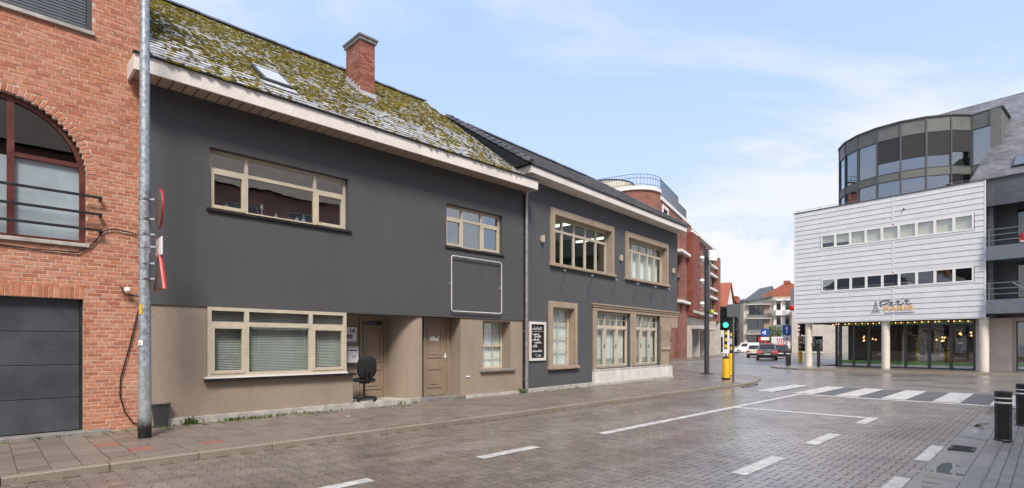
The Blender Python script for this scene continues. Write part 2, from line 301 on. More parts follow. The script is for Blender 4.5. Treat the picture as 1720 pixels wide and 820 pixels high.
# ---------------------------------------------------------------- mesh helpers
class MB:
    def __init__(s): s.v = []; s.f = []
    def quad(s, *p):
        i = len(s.v); s.v += [tuple(q) for q in p]; s.f.append(tuple(range(i, i+len(p)))); return s
    def box(s, x0, x1, y0, y1, z0, z1, b=0.):
        if x1 < x0: x0, x1 = x1, x0
        if y1 < y0: y0, y1 = y1, y0
        if z1 < z0: z0, z1 = z1, z0
        i = len(s.v)
        if b <= 0:
            s.v += [(x0,y0,z0),(x1,y0,z0),(x1,y1,z0),(x0,y1,z0),(x0,y0,z1),(x1,y0,z1),(x1,y1,z1),(x0,y1,z1)]
            s.f += [tuple(i+k for k in q) for q in ((0,3,2,1),(4,5,6,7),(0,1,5,4),(1,2,6,5),(2,3,7,6),(3,0,4,7))]
        else:
            bm = bmesh.new(); bmesh.ops.create_cube(bm, size=1)
            for v in bm.verts: v.co = Vector(((x0+x1)/2+v.co.x*(x1-x0), (y0+y1)/2+v.co.y*(y1-y0), (z0+z1)/2+v.co.z*(z1-z0)))
            b = min(b, .45*min(x1-x0, y1-y0, z1-z0))
            bmesh.ops.bevel(bm, geom=bm.edges[:], offset=b, segments=1, affect='EDGES')
            s.addbm(bm)
        return s
    def addbm(s, bm):
        bm.verts.index_update(); i = len(s.v); s.v += [tuple(v.co) for v in bm.verts]
        s.f += [tuple(i+v.index for v in f.verts) for f in bm.faces]; bm.free(); return s
    def prism(s, pts, z0, z1, axis='z'):
        """2-D outline pulled from z0 to z1 along an axis"""
        n = len(pts); i = len(s.v)
        def P(a, b, h): return {'z': (a, b, h), 'y': (a, h, b), 'x': (h, a, b)}[axis]
        s.v += [P(a, b, z0) for a, b in pts] + [P(a, b, z1) for a, b in pts]
        s.f.append(tuple(i+k for k in range(n))[::-1]); s.f.append(tuple(i+n+k for k in range(n)))
        for k in range(n): s.f.append((i+k, i+(k+1) % n, i+n+(k+1) % n, i+n+k))
        return s
    def tube(s, pts, r, n=8, r1=None, closed=False, cap=True):
        pts = [Vector(p) for p in pts]; m = len(pts); base = len(s.v); up0 = None
        for k, p in enumerate(pts):
            a = pts[(k-1) % m] if (k > 0 or closed) else p; b = pts[(k+1) % m] if (k < m-1 or closed) else p
            d = (b-a).normalized()
            if up0 is None: up0 = Vector((0, 0, 1)) if abs(d.z) < .9 else Vector((1, 0, 0))
            u = (up0 - d*up0.dot(d)); u = u.normalized() if u.length > 1e-6 else d.orthogonal().normalized()
            up0 = u; w = d.cross(u); rr = r if r1 is None else r+(r1-r)*k/max(1, m-1)
            for j in range(n):
                t = 2*math.pi*j/n; s.v.append(tuple(p+(u*math.cos(t)+w*math.sin(t))*rr))
        for k in range(m if closed else m-1):
            for j in range(n):
                a = base+k*n; b = base+((k+1) % m)*n
                s.f.append((a+j, a+(j+1) % n, b+(j+1) % n, b+j))
        if cap and not closed:
            s.f.append(tuple(base+j for j in range(n))[::-1]); s.f.append(tuple(base+(m-1)*n+j for j in range(n)))
        return s
    def lathe(s, prof, c=(0, 0, 0), n=16, cap=True):
        base = len(s.v); m = len(prof)
        for r, z in prof:
            for j in range(n):
                t = 2*math.pi*j/n; s.v.append((c[0]+r*math.cos(t), c[1]+r*math.sin(t), c[2]+z))
        for k in range(m-1):
            for j in range(n):
                a = base+k*n; b = a+n; s.f.append((a+j, a+(j+1) % n, b+(j+1) % n, b+j))
        if cap: s.f.append(tuple(base+j for j in range(n))[::-1]); s.f.append(tuple(base+(m-1)*n+j for j in range(n)))
        return s
    def wall(s, x0, x1, z0, z1, y0, y1, holes=(), back=True):
        """slab in the x-z plane with rectangular openings through it"""
        xs = sorted({x0, x1, *[h[0] for h in holes], *[h[1] for h in holes]}); xs = [x for x in xs if x0 <= x <= x1]
        zs = sorted({z0, z1, *[h[2] for h in holes], *[h[3] for h in holes]}); zs = [z for z in zs if z0 <= z <= z1]
        solid = lambda i, j: 0 <= i < len(xs)-1 and 0 <= j < len(zs)-1 and not any(h[0] <= (xs[i]+xs[i+1])/2 <= h[1] and h[2] <= (zs[j]+zs[j+1])/2 <= h[3] for h in holes)
        for i in range(len(xs)-1):
            for j in range(len(zs)-1):
                if not solid(i, j): continue
                a, b, c, d = xs[i], xs[i+1], zs[j], zs[j+1]
                s.quad((a,y0,c),(b,y0,c),(b,y0,d),(a,y0,d))
                if back: s.quad((b,y1,c),(a,y1,c),(a,y1,d),(b,y1,d))
                if not solid(i-1, j): s.quad((a,y1,c),(a,y0,c),(a,y0,d),(a,y1,d))
                if not solid(i+1, j): s.quad((b,y0,c),(b,y1,c),(b,y1,d),(b,y0,d))
                if not solid(i, j-1): s.quad((a,y1,c),(b,y1,c),(b,y0,c),(a,y0,c))
                if not solid(i, j+1): s.quad((a,y0,d),(b,y0,d),(b,y1,d),(a,y1,d))
        return s
    def mesh(s, name, m, smooth=False):
        me = bpy.data.meshes.new(name); me.from_pydata(s.v, [], s.f); me.materials.append(MATS[m])
        if smooth:
            me.shade_smooth()
            try: me.set_sharp_from_angle(angle=R(35))
            except Exception: pass
        me.update(); return me
    def build(s, name, m, parent=None, smooth=False, **tags):
        return link(name, s.mesh(name, m, smooth), parent, **tags)
def link(name, me, parent=None, loc=None, rot=None, **tags):
    o = bpy.data.objects.new(name, me); col.objects.link(o)
    if parent is not None: o.parent = parent
    if loc is not None: o.location = loc
    if rot is not None: o.rotation_euler = rot
    for k, v in tags.items():
        if v is not None: o[k] = v
    return o
def thing(name, label, category, loc=(0, 0, 0), rz=0., group=None):
    return link(name, None, None, loc, (0, 0, rz), label=label, category=category, group=group)
class Frame:
    """wall frame: x along the wall to the right, y into the building, z up"""
    def __init__(s, o, deg): s.o = o; s.a = R(90-deg); s.c = math.cos(s.a); s.s = math.sin(s.a)
    def w(s, x, y, z=0.): return (s.o[0]+x*s.c-y*s.s, s.o[1]+x*s.s+y*s.c, z)
    def thing(s, name, label, cat, x=0., y=0., z=0., group=None, extra=0.): return thing(name, label, cat, s.w(x, y, z), s.a+extra, group)
FA = Frame((.37, 16.68), 45.16); FB = Frame((.467, 16.8), 40.9); FW = Frame((19.6, 37.2), 140.6); FC = Frame((14.4, 52.0), 30)
def screen(x, y, z):
    return 860+900*x/y, 578-900*(z-1.6)/y
def visible(x, y, z, m=10): 
    if y < .5: return False
    u, v = screen(x, y, z); return -m < u < 1720+m and -m < v < 820+m
def text_mesh(txt, size=1., shear=0., bold=0., space=1.):
    cu = bpy.data.curves.new('t', 'FONT'); cu.body = txt; cu.size = size; cu.shear = shear; cu.offset = bold; cu.space_character = space; cu.resolution_u = 3
    o = bpy.data.objects.new('t', cu); col.objects.link(o); dg = bpy.context.evaluated_depsgraph_get(); e = o.evaluated_get(dg); me = e.to_mesh()
    v = [tuple(q.co) for q in me.vertices]; f = [tuple(p.vertices) for p in me.polygons]; e.to_mesh_clear()
    bpy.data.objects.remove(o); bpy.data.curves.remove(cu); return v, f
def lettering(txt, x, z, y, size, m, parent, name='lettering', shear=0., bold=0., space=1., fit=None):
    v, f = text_mesh(txt, size, shear, bold, space); k = 1.
    if fit and v: w_ = max(q[0] for q in v)-min(q[0] for q in v); k = fit/w_
    b = MB(); b.v = [(x+q[0]*k, y, z+q[1]) for q in v]; b.f = f; return b.build(name, m, parent)
def mass(name, V, Fs, m, parent, **tags):
    """many loose pieces in one mesh, from numpy arrays (count, verts, 3) and the faces of one piece"""
    n, k = V.shape[:2]; me = bpy.data.meshes.new(name); fl = []
    for f in Fs: fl.append((np.arange(n)[:, None]*k+np.array(f)[None, :]))
    me.vertices.add(n*k); me.vertices.foreach_set('co', V.reshape(-1).astype(np.float32))
    loops = np.concatenate([a.reshape(-1) for a in fl]); tot = np.concatenate([np.full(n, len(f)) for f in Fs]); start = np.concatenate([[0], np.cumsum(tot)[:-1]])
    me.loops.add(len(loops)); me.loops.foreach_set('vertex_index', loops.astype(np.int32))
    me.polygons.add(len(tot)); me.polygons.foreach_set('loop_start', start.astype(np.int32)); me.polygons.foreach_set('loop_total', tot.astype(np.int32))
    me.materials.append(MATS[m]); me.update(calc_edges=True); me.validate(); me.shade_flat()
    return link(name, me, parent, **tags)
BOXF = [(0,3,2,1),(4,5,6,7),(0,1,5,4),(1,2,6,5),(2,3,7,6),(3,0,4,7)]
def boxv(x0, x1, y0, y1, z0, z1): return [(x0,y0,z0),(x1,y0,z0),(x1,y1,z0),(x0,y1,z0),(x0,y0,z1),(x1,y0,z1),(x1,y1,z1),(x0,y1,z1)]
# ================================================================ ground
def ngon(pts, z): return MB().quad(*[(x, y, z) for x, y in pts])
ngon([(-700, -700), (700, -700), (700, 700), (-700, 700)], -.06).build('ground', 'asphalt_far', kind='structure')
road = ngon([(-60, -40), (90, -40), (90, 39), (-60, 39)], -.012).build('road', 'road_sheet', kind='structure')
ngon([(-60, 39.0), (90, 39.0), (120, 200), (-60, 200)], -.010).build('street', 'asphalt_far', kind='structure')
def aw(s, p): return FA.w(s, -p)[:2]

# interlocking road blocks, drawn one by one as far as they can be told apart
pit_s, pit_p = .165, .2
qs = [-.0953, -.055, -.03, .03, .055, .0953]; ae, am = .0925, .0615
outl = [(ae if abs(q) > .04 else am, q) for q in qs] + [(-(ae if abs(q) > .04 else am), q) for q in reversed(qs)]
n_o = len(outl)
paverF = [tuple(range(n_o))] + [(k, n_o+k, n_o+(k+1) % n_o, (k+1) % n_o) for k in range(n_o)]
cells = []
for i in range(int(-13.5/pit_s), int(7.0/pit_s)):
    s = i*pit_s
    for j in range(int(3.2/pit_p), int(10.7/pit_p)+1):
        p = j*pit_p+(pit_p/2 if i % 2 else 0)
        if p-.1 < 3.2 or p+.1 > 10.62: continue
        x, y = aw(s, p)
        if y > 2.5 and visible(x, y, 0, 160): cells.append((s, p, y))
cells.sort(key=lambda c: (not visible(*aw(c[0], c[1]), 0, 0), c[2]))
pav_me = bpy.data.meshes.new('paver')
pav_me.from_pydata([(a, q, 0) for a, q in outl]+[(a, q, -.014) for a, q in outl], [], paverF); pav_me.materials.append(MATS['road_paver'])
def tilt(): return random.gauss(0, .004), random.gauss(0, .004), random.gauss(0, .0008)
pave_parent = link('paved_lane', MB().quad(*[FA.w(s, -p, -.0105) for s, p in ((-14, 3.2), (7, 3.2), (7, 10.46), (-14, 10.46))]).mesh('paved_lane', 'joint_dirt'), None, kind='structure')
for s, p, d in cells[:300]:
    tx, ty, dz = tilt(); link('paver', pav_me, pave_parent, FA.w(s, -p, dz), (tx, ty, FA.a))
rest = cells[300:]; V = np.zeros((len(rest), 2*n_o, 3)); o2 = np.array(outl)
for k, (s, p, d) in enumerate(rest):
    tx, ty, dz = tilt(); c = FA.w(s, -p, 0)
    V[k, :n_o, 0] = V[k, n_o:, 0] = c[0]+o2[:, 0]*FA.c-o2[:, 1]*FA.s
    V[k, :n_o, 1] = V[k, n_o:, 1] = c[1]+o2[:, 0]*FA.s+o2[:, 1]*FA.c
    V[k, :n_o, 2] = dz+o2[:, 0]*tx+o2[:, 1]*ty; V[k, n_o:, 2] = -.014
mass('pavers', V, paverF, 'road_paver', pave_parent, kind='stuff')

# ---- pavement in front of the houses
PZ = .08
kerb_pts = [aw(s, 3.12) for s in (-30, -20, -10, 0, 7.2)] + [(8.9, 20.75), (10.2, 22.4), (11.4, 24.6), (12.0, 27.2), (11.7, 30.0), (10.3, 32.8), (6.0, 36.5), (-8, 47)]
lp = MB(); poly = kerb_pts + [(-20, 38), aw(-30, -4)]
lp.prism(poly, -.05, PZ-.02)
pavement = lp.build('pavement', 'pave_sheet', kind='structure')
def slab(mb_list): pass
slabs = []; W_ = .30; Lq = .30
for i in range(int(-14/W_), int(9.5/W_)):
    s = i*W_
    off = (i % 2)*.15+(i*7 % 3)*.04
    p = .02
    edges = [.02]; q = .12+off
    while q < 3.0: edges.append(q); q += Lq
    edges.append(3.03)
    for a, b in zip(edges[:-1], edges[1:]):
        if b-a < .05: continue
        x, y = aw(s+.15, (a+b)/2)
        if y > 2 and visible(x, y, PZ, 120): slabs.append((s, a, b, y))
slabs.sort(key=lambda c: (not visible(*aw(c[0]+.15, c[1]), PZ, 0), c[3]))
slab_mesh = {}
REDS = {3, 27, 41, 58, 90, 66}
redpos = [(-10.6, 2.2), (-9.55, 2.35), (-10.9, 1.35)]
for k, (s, a, b, d) in enumerate(slabs[:300]):
    key = round(b-a, 3); red = any(abs(s-rs) < .16 and abs((a+b)/2-rp) < .16 for rs, rp in redpos)
    if (key, red) not in slab_mesh:
        h = key; m_ = MB().box(.004, W_-.004, -h/2+.004, h/2-.004, -.03, 0, .004).mesh('paving_slab', 'paving_slab_red' if red else 'paving_slab'); slab_mesh[key, red] = m_
    tx, ty, dz = tilt(); link('paving_slab', slab_mesh[key, red], pavement, FA.w(s, -(a+b)/2, PZ+dz*1.5), (tx*1.3, ty*1.3, FA.a))
rest = slabs[300:]; V = np.zeros((len(rest), 8, 3))
for k, (s, a, b, d) in enumerate(rest):
    dz = random.gauss(0, .0015)
    V[k] = [(*FA.w(x, y)[:2], z+dz*(z > 0)) for x, y, z in boxv(s+.004, s+W_-.004, -b+.004, -a-.004, PZ-.03, PZ)]
mass('paving_slabs', V, BOXF, 'paving_slab', pavement, kind='stuff')
kb_me = MB().box(0.003, .997, -.075, .075, -.12, .006, .012).mesh('kerb_stone', 'kerb_stone')
for i in range(-15, 8):
    link('kerb_stone', kb_me, pavement, FA.w(i*1.0-.85, -3.125, PZ+random.gauss(0, .002)), (0, random.gauss(0, .002), FA.a))
cp = [Vector(p) for p in [aw(7.15, 3.125), (8.85, 20.65), (10.1, 22.3), (11.3, 24.5), (11.9, 27.2), (11.6, 29.9), (10.2, 32.7)]]
for a, b in zip(cp[:-1], cp[1:]):
    n_ = max(1, round((b-a).length)); dv = (b-a)/n_
    for k in range(n_):
        c = a+dv*k; m_ = link('kerb_stone', kb_me, pavement, (c.x, c.y, PZ-.012), (0, 0, math.atan2(dv.y, dv.x))); m_.scale = (dv.length, 1, 1)

# ---- pavement on the camera's side: block paving behind a flat kerb and a concrete gutter
RZ = .055
rp = [aw(s, 10.98) for s in (-30, -12, 0, 3.2)] + [aw(5.0, 11.5), aw(6.4, 12.8), aw(7.0, 14.5), aw(7.2, 40), aw(-30, 40)]
rpave = MB().prism(rp, -.05, RZ-.015).build('pavement', 'pave_sheet_grey', kind='structure')
gut = MB()
link('gutter', MB().quad(*[FA.w(s, -p, .0015) for s, p in ((-14, 10.44), (4.0, 10.44), (4.0, 10.84), (-14, 10.84))]).mesh('gutter', 'concrete'), None, kind='structure')
g_me = MB().box(.003, .497, -.2, .2, -.03, .004, .004).mesh('gutter_slab', 'grey_paver')
gut_parent = bpy.data.objects['gutter']
for i in range(-14, 8): link('gutter_slab', g_me, gut_parent, FA.w(i*.5, -10.63, .003+random.gauss(0, .0008)), (R(-.7), 0, FA.a))
k2 = MB().box(.003, .997, -.09, .09, -.10, .003, .012).mesh('kerb_stone', 'grey_paver')
for i in range(-8, 4): link('kerb_stone', k2, rpave, FA.w(i, -10.94, RZ), (0, 0, FA.a))
bl = []
for j in range(22):
    p = 11.04+j*.11
    for i in range(int(-8/.22), int(3.3/.22)):
        s = i*.22+(.11 if j % 2 else 0); x, y = aw(s+.11, p+.055)
        if y > 2.5 and visible(x, y, RZ, 60) and not (abs(s+.11+.42) < .2 and abs(p+.055-11.03) < .13): bl.append((s, p, y))
bl.sort(key=lambda c: (not visible(*aw(c[0]+.11, c[1]+.05), RZ, 0), c[2]))
b_me = MB().box(.004, .216, -.105, -.005, -.03, 0, .004).mesh('paver', 'grey_paver')
for s, p, d in bl[:300]:
    tx, ty, dz = tilt(); link('paver', b_me, rpave, FA.w(s, -p, RZ+dz), (tx, ty, FA.a))
rest = bl[300:]
if rest:
    V = np.zeros((len(rest), 8, 3))
    for k, (s, p, d) in enumerate(rest): V[k] = [(*FA.w(x, y)[:2], z) for x, y, z in boxv(s+.004, s+.216, -p-.105, -p-.005, RZ-.03, RZ+random.gauss(0, .0008))]
    mass('pavers', V, BOXF, 'grey_paver', rpave, kind='stuff')
# ---- pavement round the white building, and along the far street
wp = [(17.9, 36.9), (17.45, 35.0), (17.9, 33.4), (21.45, 30.55), (25.5, 26.9), (33.0, 19.6), (60, -4), (80, 20), (48, 66), (32.5, 63.5)]
wpave = MB().prism(wp, -.05, PZ).build('pavement', 'pave_sheet', kind='structure')
kw = [Vector(p) for p in wp[:7]]; kw = [Vector((19.6, 40.0))]+kw
for a, b in zip(kw[:-1], kw[1:]):
    n_ = max(1, round((b-a).length)); dv = (b-a)/n_
    for k in range(n_):
        c = a+dv*k; 
        if c.x > 36: continue
        m_ = link('kerb_stone', kb_me, wpave, (c.x, c.y, PZ+.004), (0, 0, math.atan2(dv.y, dv.x))); m_.scale = (dv.length, 1, 1)
cpoly = [(9, 47.5), (13.5, 47.6), (16.2, 49.4), (33.5, 80), (40, 100), (20, 100), (-10, 60)]
MB().prism(cpoly, -.05, PZ).build('pavement', 'pave_sheet', kind='structure')

# ---- painted markings (thin sheets on the blocks)
def mark(name, quads, m='road_white', z=.005, label=None):
    b = MB()
    for q in quads: b.quad(*[FA.w(s, -p, z) for s, p in q])
    return b.build(name, m, kind='structure')
def strip(s0, s1, p0, p1): return [(s0, p0), (s1, p0), (s1, p1), (s0, p1)]
mark('solid_line', [strip(-4.17, 6.9, 5.83, 6.01)])
for a, b in ((-9.95, -8.75), (-7.05, -5.87)): mark('lane_dash', [strip(a, b, 5.83, 6.01)])
for a, b in ((-8.2, -6.8), (-5.42, -4.02), (-2.66, -1.25)): mark('lane_dash', [strip(a, b, 8.77, 8.96)])
for a, b in ((-5.75, -4.2), (-2.9, -1.38)): mark('edge_dash', [strip(a, b, 10.24, 10.40)])
mark('stop_line', [[(1.34, 6.02), (1.60, 6.02), (1.72, 8.76), (1.46, 8.76)], strip(.5, 1.72, 8.77, 8.96)])
mark('crossing_line', [strip(6.32, 6.60, 6.02, 12.6)])
for k in range(-2, 6):
    p = 6.83+1.2*k
    mark('crossing_stripe', [strip(6.78, 10.65, p, p+.6)])
    if k > -1: mark('crossing_gap', [strip(6.82, 10.5, p-.6+.01, p-.01)], 'road_grey', .004)
# zebra over the side street, seen edge-on far behind
b = MB()
for k in range(6):
    c = Vector((12.6+k*1.0, 45.5+k*.55)); d = Vector((-.75, .66)); e = Vector((.66, .75))
    pts = [c, c+e*.5, c+e*.5+d*2.6, c+d*2.6]
    MB().quad(*[(q.x, q.y, .004) for q in pts]).build('crossing_stripe', 'road_white', kind='structure')
# puddles
def puddle(c, rx, ry, ang, z, seed):
    random.seed(seed); pts = []
    for k in range(28):
        t = 2*math.pi*k/28; r = 1+.22*mnoise.noise(Vector((math.cos(t)*1.6+seed, math.sin(t)*1.6, seed)))
        x, y = rx*r*math.cos(t), ry*r*math.sin(t); pts.append((c[0]+x*math.cos(ang)-y*math.sin(ang), c[1]+x*math.sin(ang)+y*math.cos(ang)))
    MB().quad(*[(x, y, z) for x, y in pts]).build('puddle', 'puddle_water', kind='structure')
puddle(aw(-3.75, 10.66), 1.0, .17, FA.a, .0085, 3); puddle(aw(1.5, 10.72), 1.1, .2, FA.a, .0085, 4); puddle((9.15, 20.6), 1.2, .14, R(52), .004, 5)
puddle(aw(2.8, 12.1), .8, .35, FA.a, RZ+.004, 8)
random.seed(21)
# drain grate in the gutter
t = FA.thing('drain_grate', 'dark iron drain grate set in the gutter beside the puddle', 'drain grate', -1.45, -10.62, .006)
MB().wall(-.24, .24, -.15, .15, -.02, .004, [(-.2+.08*k, -.2+.08*k+.05, -.11, .11) for k in range(5)]).build('grating', 'dark_iron', t).rotation_euler = (R(-90), 0, 0)
MB().box(-.25, .25, -.16, .16, -.03, -.012).build('frame', 'dark_iron', t)
# scraps on the pavement
for (s, p, sx, sy, a, lab) in ((-6.55, 1.2, .11, .06, .3, 'small flat white paper scrap on the pavement near the office chair'), (-1.9, 1.1, .06, .04, .8, 'tiny pale paper scrap on the pavement near the small sash window')):
    c = FA.w(s, -p, PZ+.004); b = MB()
    for i in range(4):
        for j in range(3):
            f = lambda u, v: (sx*(u/4-.5), sy*(v/3-.5), .006*math.sin(u*2.1+v*1.3)+.006)
            b.quad(f(i, j), f(i+1, j), f(i+1, j+1), f(i, j+1))
    o = b.build('paper_scrap', 'litter', None, label=lab, category='litter'); o.location = c; o.rotation_euler = (0, 0, a)
# weeds along the foot of the walls
def weeds(name, spots, label):
    b = MB()
    for s, p, n_, h in spots:
        for _ in range(n_):
            x, y, z = FA.w(s+random.gauss(0, .07), -p-abs(random.gauss(0, .035)), PZ); a = random.uniform(0, 6.28); hh = h*random.uniform(.4, 1.2); ln = random.uniform(.2, .9)*hh; w_ = .006+.006*random.random()
            dx, dy = math.cos(a), math.sin(a); b.quad((x-dy*w_, y+dx*w_, z), (x+dy*w_, y-dx*w_, z), (x+dx*ln*.5+dy*w_*.8, y+dy*ln*.5-dx*w_*.8, z+hh*.7), (x+dx*ln, y+dy*ln, z+hh*(.8 if random.random() < .5 else 1.)), (x+dx*ln*.5-dy*w_*.8, y+dy*ln*.5+dx*w_*.8, z+hh*.7))
    b.build(name, 'leaf', None, label=label, category='weeds', kind='stuff')
sp = [(-9.9+.09*k, .05, 3, .05) for k in range(6)] + [(-9.2, .06, 26, .16), (-9.12, .08, 14, .1)] + [(-8.6+.07*k, .05, random.randint(2, 12), .07) for k in range(24)] + [(-6.9+.1*k, .05, random.randint(1, 5), .05) for k in range(14)] + [(-4.6, .02, 18, .12), (-4.1, .05, 14, .08), (-.12, .06, 26, .16), (2.6, .05, 10, .07)] + [(.4+.2*k, .05, random.randint(0, 5), .05) for k in range(14)] + [(-11.4, .2, 10, .06), (-11.1, .15, 8, .05)]
weeds('weeds', sp, 'small green weeds growing along the foot of the house walls')

# moss in the joints near the wall, and the grit that gathers along the kerb
def clumps(name, pts, m_, label, flat=.25):
    k_ = 6; V = np.zeros((len(pts), 2*k_+1, 3)); an = np.arange(k_)*2*np.pi/k_
    for i, (s, p, r_, z) in enumerate(pts):
        c = FA.w(s, -p, z); jr = 1+.5*(rng.random(k_)-.5); ex = random.uniform(1., 2.6)
        lx = np.concatenate([ex*r_*np.cos(an)*jr, .6*ex*r_*np.cos(an)*jr, [0]]); ly = np.concatenate([r_*np.sin(an)*jr, .6*r_*np.sin(an)*jr, [0]]); lz = np.concatenate([np.full(k_, -.004), np.full(k_, r_*flat*.8), [r_*flat]])
        V[i, :, 0] = c[0]+lx*FA.c-ly*FA.s; V[i, :, 1] = c[1]+lx*FA.s+ly*FA.c; V[i, :, 2] = c[2]+lz
    fs = [(j, (j+1) % k_, k_+(j+1) % k_, k_+j) for j in range(k_)]+[(k_+j, k_+(j+1) % k_, 2*k_) for j in range(k_)]
    mass(name, V, fs, m_, None, kind='stuff', label=label, category='moss' if 'moss' in name else 'grit')
pm = []
for _ in range(2600):
    s = random.uniform(-11.8, 10); p = abs(random.gauss(0, .16))+.02
    if mnoise.noise(Vector((s*.9, p*2, 2.))) < (-.1 if s < -5 else .18): continue
    if -5.85 < s < -2.4: p += .12
    if random.random() < .6: s = round(s/.30)*.30+random.gauss(0, .012)
    pm.append((s, p, random.uniform(.008, .028), PZ+.001))
clumps('pavement_moss', pm, 'pave_moss', 'dark green moss in the pavement joints along the wall foot')
pg = []
for _ in range(3000):
    s = random.uniform(-12, 7); side = random.random()
    if mnoise.noise(Vector((s*.6, 5., 7.))) < -.15: continue
    if side < .6: pg.append((s, 3.03+random.gauss(0, .022), random.uniform(.006, .02), PZ+.001))
    else: pg.append((s, 3.235+abs(random.gauss(0, .03)), random.uniform(.006, .02), .000))
clumps('kerb_grit', pg, 'kerb_dirt', 'brown grit gathered along both sides of the kerb', .12)
# ================================================================ window and door builders (house coordinates)
def spans(x0, x1, cuts, w):
    e = [x0]+[v for c in cuts for v in (c-w/2, c+w/2)]+[x1]
    return list(zip(e[::2], e[1::2]))
def window(parent, x0, x1, z0, z1, y, mull=(), tran=None, sash=(), fw=.06, mw=.07, dep=.07, m='beige_frame', gm='glass', cols=0, rows=0, toprows=None, sillm=None, name='window', inst=None, muw=.022):
    b = MB()
    b.box(x0, x0+fw, y, y+dep, z0, z1); b.box(x1-fw, x1, y, y+dep, z0, z1)
    for a, c in spans(x0+fw, x1-fw, mull, mw):
        b.box(a, c, y, y+dep, z0, z0+fw); b.box(a, c, y, y+dep, z1-fw, z1)
        if tran: b.box(a, c, y, y+dep, tran-mw/2, tran+mw/2)
    for c in mull: b.box(c-mw/2, c+mw/2, y-.002, y+dep, z0, z1)
    win = b.build(name, m, parent)
    zc = spans(z0+fw, z1-fw, [tran] if tran else [], mw)
    for i, (a, c) in enumerate(spans(x0+fw, x1-fw, mull, mw)):
        for j, (e, f) in enumerate(zc):
            px0, px1, pz0, pz1 = a, c, e, f
            if (i, j) in sash:
                sw = .05; s = MB().wall(a-.012, c+.012, e-.012, f+.012, y-.016, y+.05, [(a+sw, c-sw, e+sw, f-sw)]); s.build('sash', m, win)
                px0, px1, pz0, pz1 = a+sw, c-sw, e+sw, f-sw
            MB().box(px0-.005, px1+.005, y+.03, y+.038, pz0-.005, pz1+.005).build('pane', gm, win)
            nc, nr = (cols, rows) if not (toprows and j == len(zc)-1) else toprows
            if nc or nr:
                g = MB()
                for k in range(1, nc): xx = px0+(px1-px0)*k/nc; g.box(xx-muw/2, xx+muw/2, y+.008, y+.0295, pz0, pz1)
                for k in range(1, nr): zz = pz0+(pz1-pz0)*k/nr; g.box(px0, px1, y+.010, y+.029, zz-muw/2, zz+muw/2)
                if g.f: g.build('glazing_bar', m, win)
    return win
def tile_sill(parent, x0, x1, y0, y1, z0, z1, w=.3):
    n = max(1, round((x1-x0)/w)); d = (x1-x0)/n; me = MB().box(.003, d-.003, y0, y1, z0, z1, .006).mesh('sill_tile', 'sill_tile')
    for k in range(n): link('sill_tile', me, parent, (x0+d*k, 0, random.gauss(0, .001)))
def door(parent, x0, x1, z0, z1, y, panels, transom=None, handle=None, m='beige_door'):
    fr = MB().box(x0, x0+.06, y-.02, y+.08, z0, z1).box(x1-.06, x1, y-.02, y+.08, z0, z1).box(x0+.06, x1-.06, y-.02, y+.08, z1-.06, z1).build('door_frame', m, parent)
    d = MB().box(x0+.064, x1-.064, y+.015, y+.06, z0+.01, z1-.064).build('door', m, parent)
    for a, b_, c, e in panels:
        MB().wall(a, b_, c, e, y-.004, y+.0155, [(a+.035, b_-.035, c+.035, e-.035)]).build('panel_moulding', m, d)
        MB().box(a+.085, b_-.085, y+.002, y+.0155, c+.085, e-.085, .012).build('panel', m, d)
    if transom: MB().box(*transom[:2], y+.004, y+.0155, *transom[2:]).build('transom_light', 'far_dark', d)
    if handle:
        hx, hz = handle; MB().box(hx-.02, hx+.02, y+.0, y+.0155, hz-.1, hz+.1, .004).box(hx-.09, hx+.015, y-.05, y-.03, hz-.012, hz+.012, .004).box(hx-.01, hx+.01, y-.045, y+.01, hz-.01, hz+.01).build('handle', 'sign_white', d)
    return d
def curtain(parent, x0, x1, z0, z1, y, m='curtain_white', folds=8, amp=.02):
    b = MB(); n = folds*6
    P = [(x0+(x1-x0)*k/n, y+amp*math.sin(k*2*math.pi/6)*(.6+.4*math.sin(k*.7))) for k in range(n+1)]
    for (a, c), (d, e) in zip(P[:-1], P[1:]): b.quad((a, c, z0), (d, e, z0), (d, e, z1), (a, c, z1))
    return b.build('curtain', m, parent, smooth=True)

# ================================================================ orange brick house with garage (left edge)
HB = FA.thing('brick_house', 'orange brick house with grey garage door and arched window at left', 'house', -9.89, 0, 0)
BX = -9.89     # its right-hand edge in house A coordinates
ARC_X, ARC_Z, ARC_R = -11.86-BX, 4.45, 1.13
gx0, gx1, gz1 = -13.75-BX, -10.77-BX, 2.36
wx0, wx1 = -12.9-BX, -10.65-BX
def cut(z):
    """x ranges of the openings at height z"""
    c = []
    if z < gz1: c.append((gx0, gx1))
    if 3.27 < z < ARC_Z: c.append((ARC_X-ARC_R, ARC_X+ARC_R))
    if ARC_Z <= z < ARC_Z+ARC_R+.13:
        h = math.sqrt(max(0, (ARC_R+.128)**2-(z-ARC_Z)**2)); c.append((ARC_X-h, ARC_X+h))
    if 6.88 < z < 8.6: c.append((wx0, wx1))
    return c
XL, XR, ZT = -6.2, 0.0, 10.6
wb = MB()      # mortar bed and carcass: strips beside and above each opening
zs = [0.0, gz1, 3.27, ARC_Z]+[ARC_Z+ARC_R*math.sin(R(a)) for a in range(5, 91, 5)]+[6.88, 8.6, ZT]
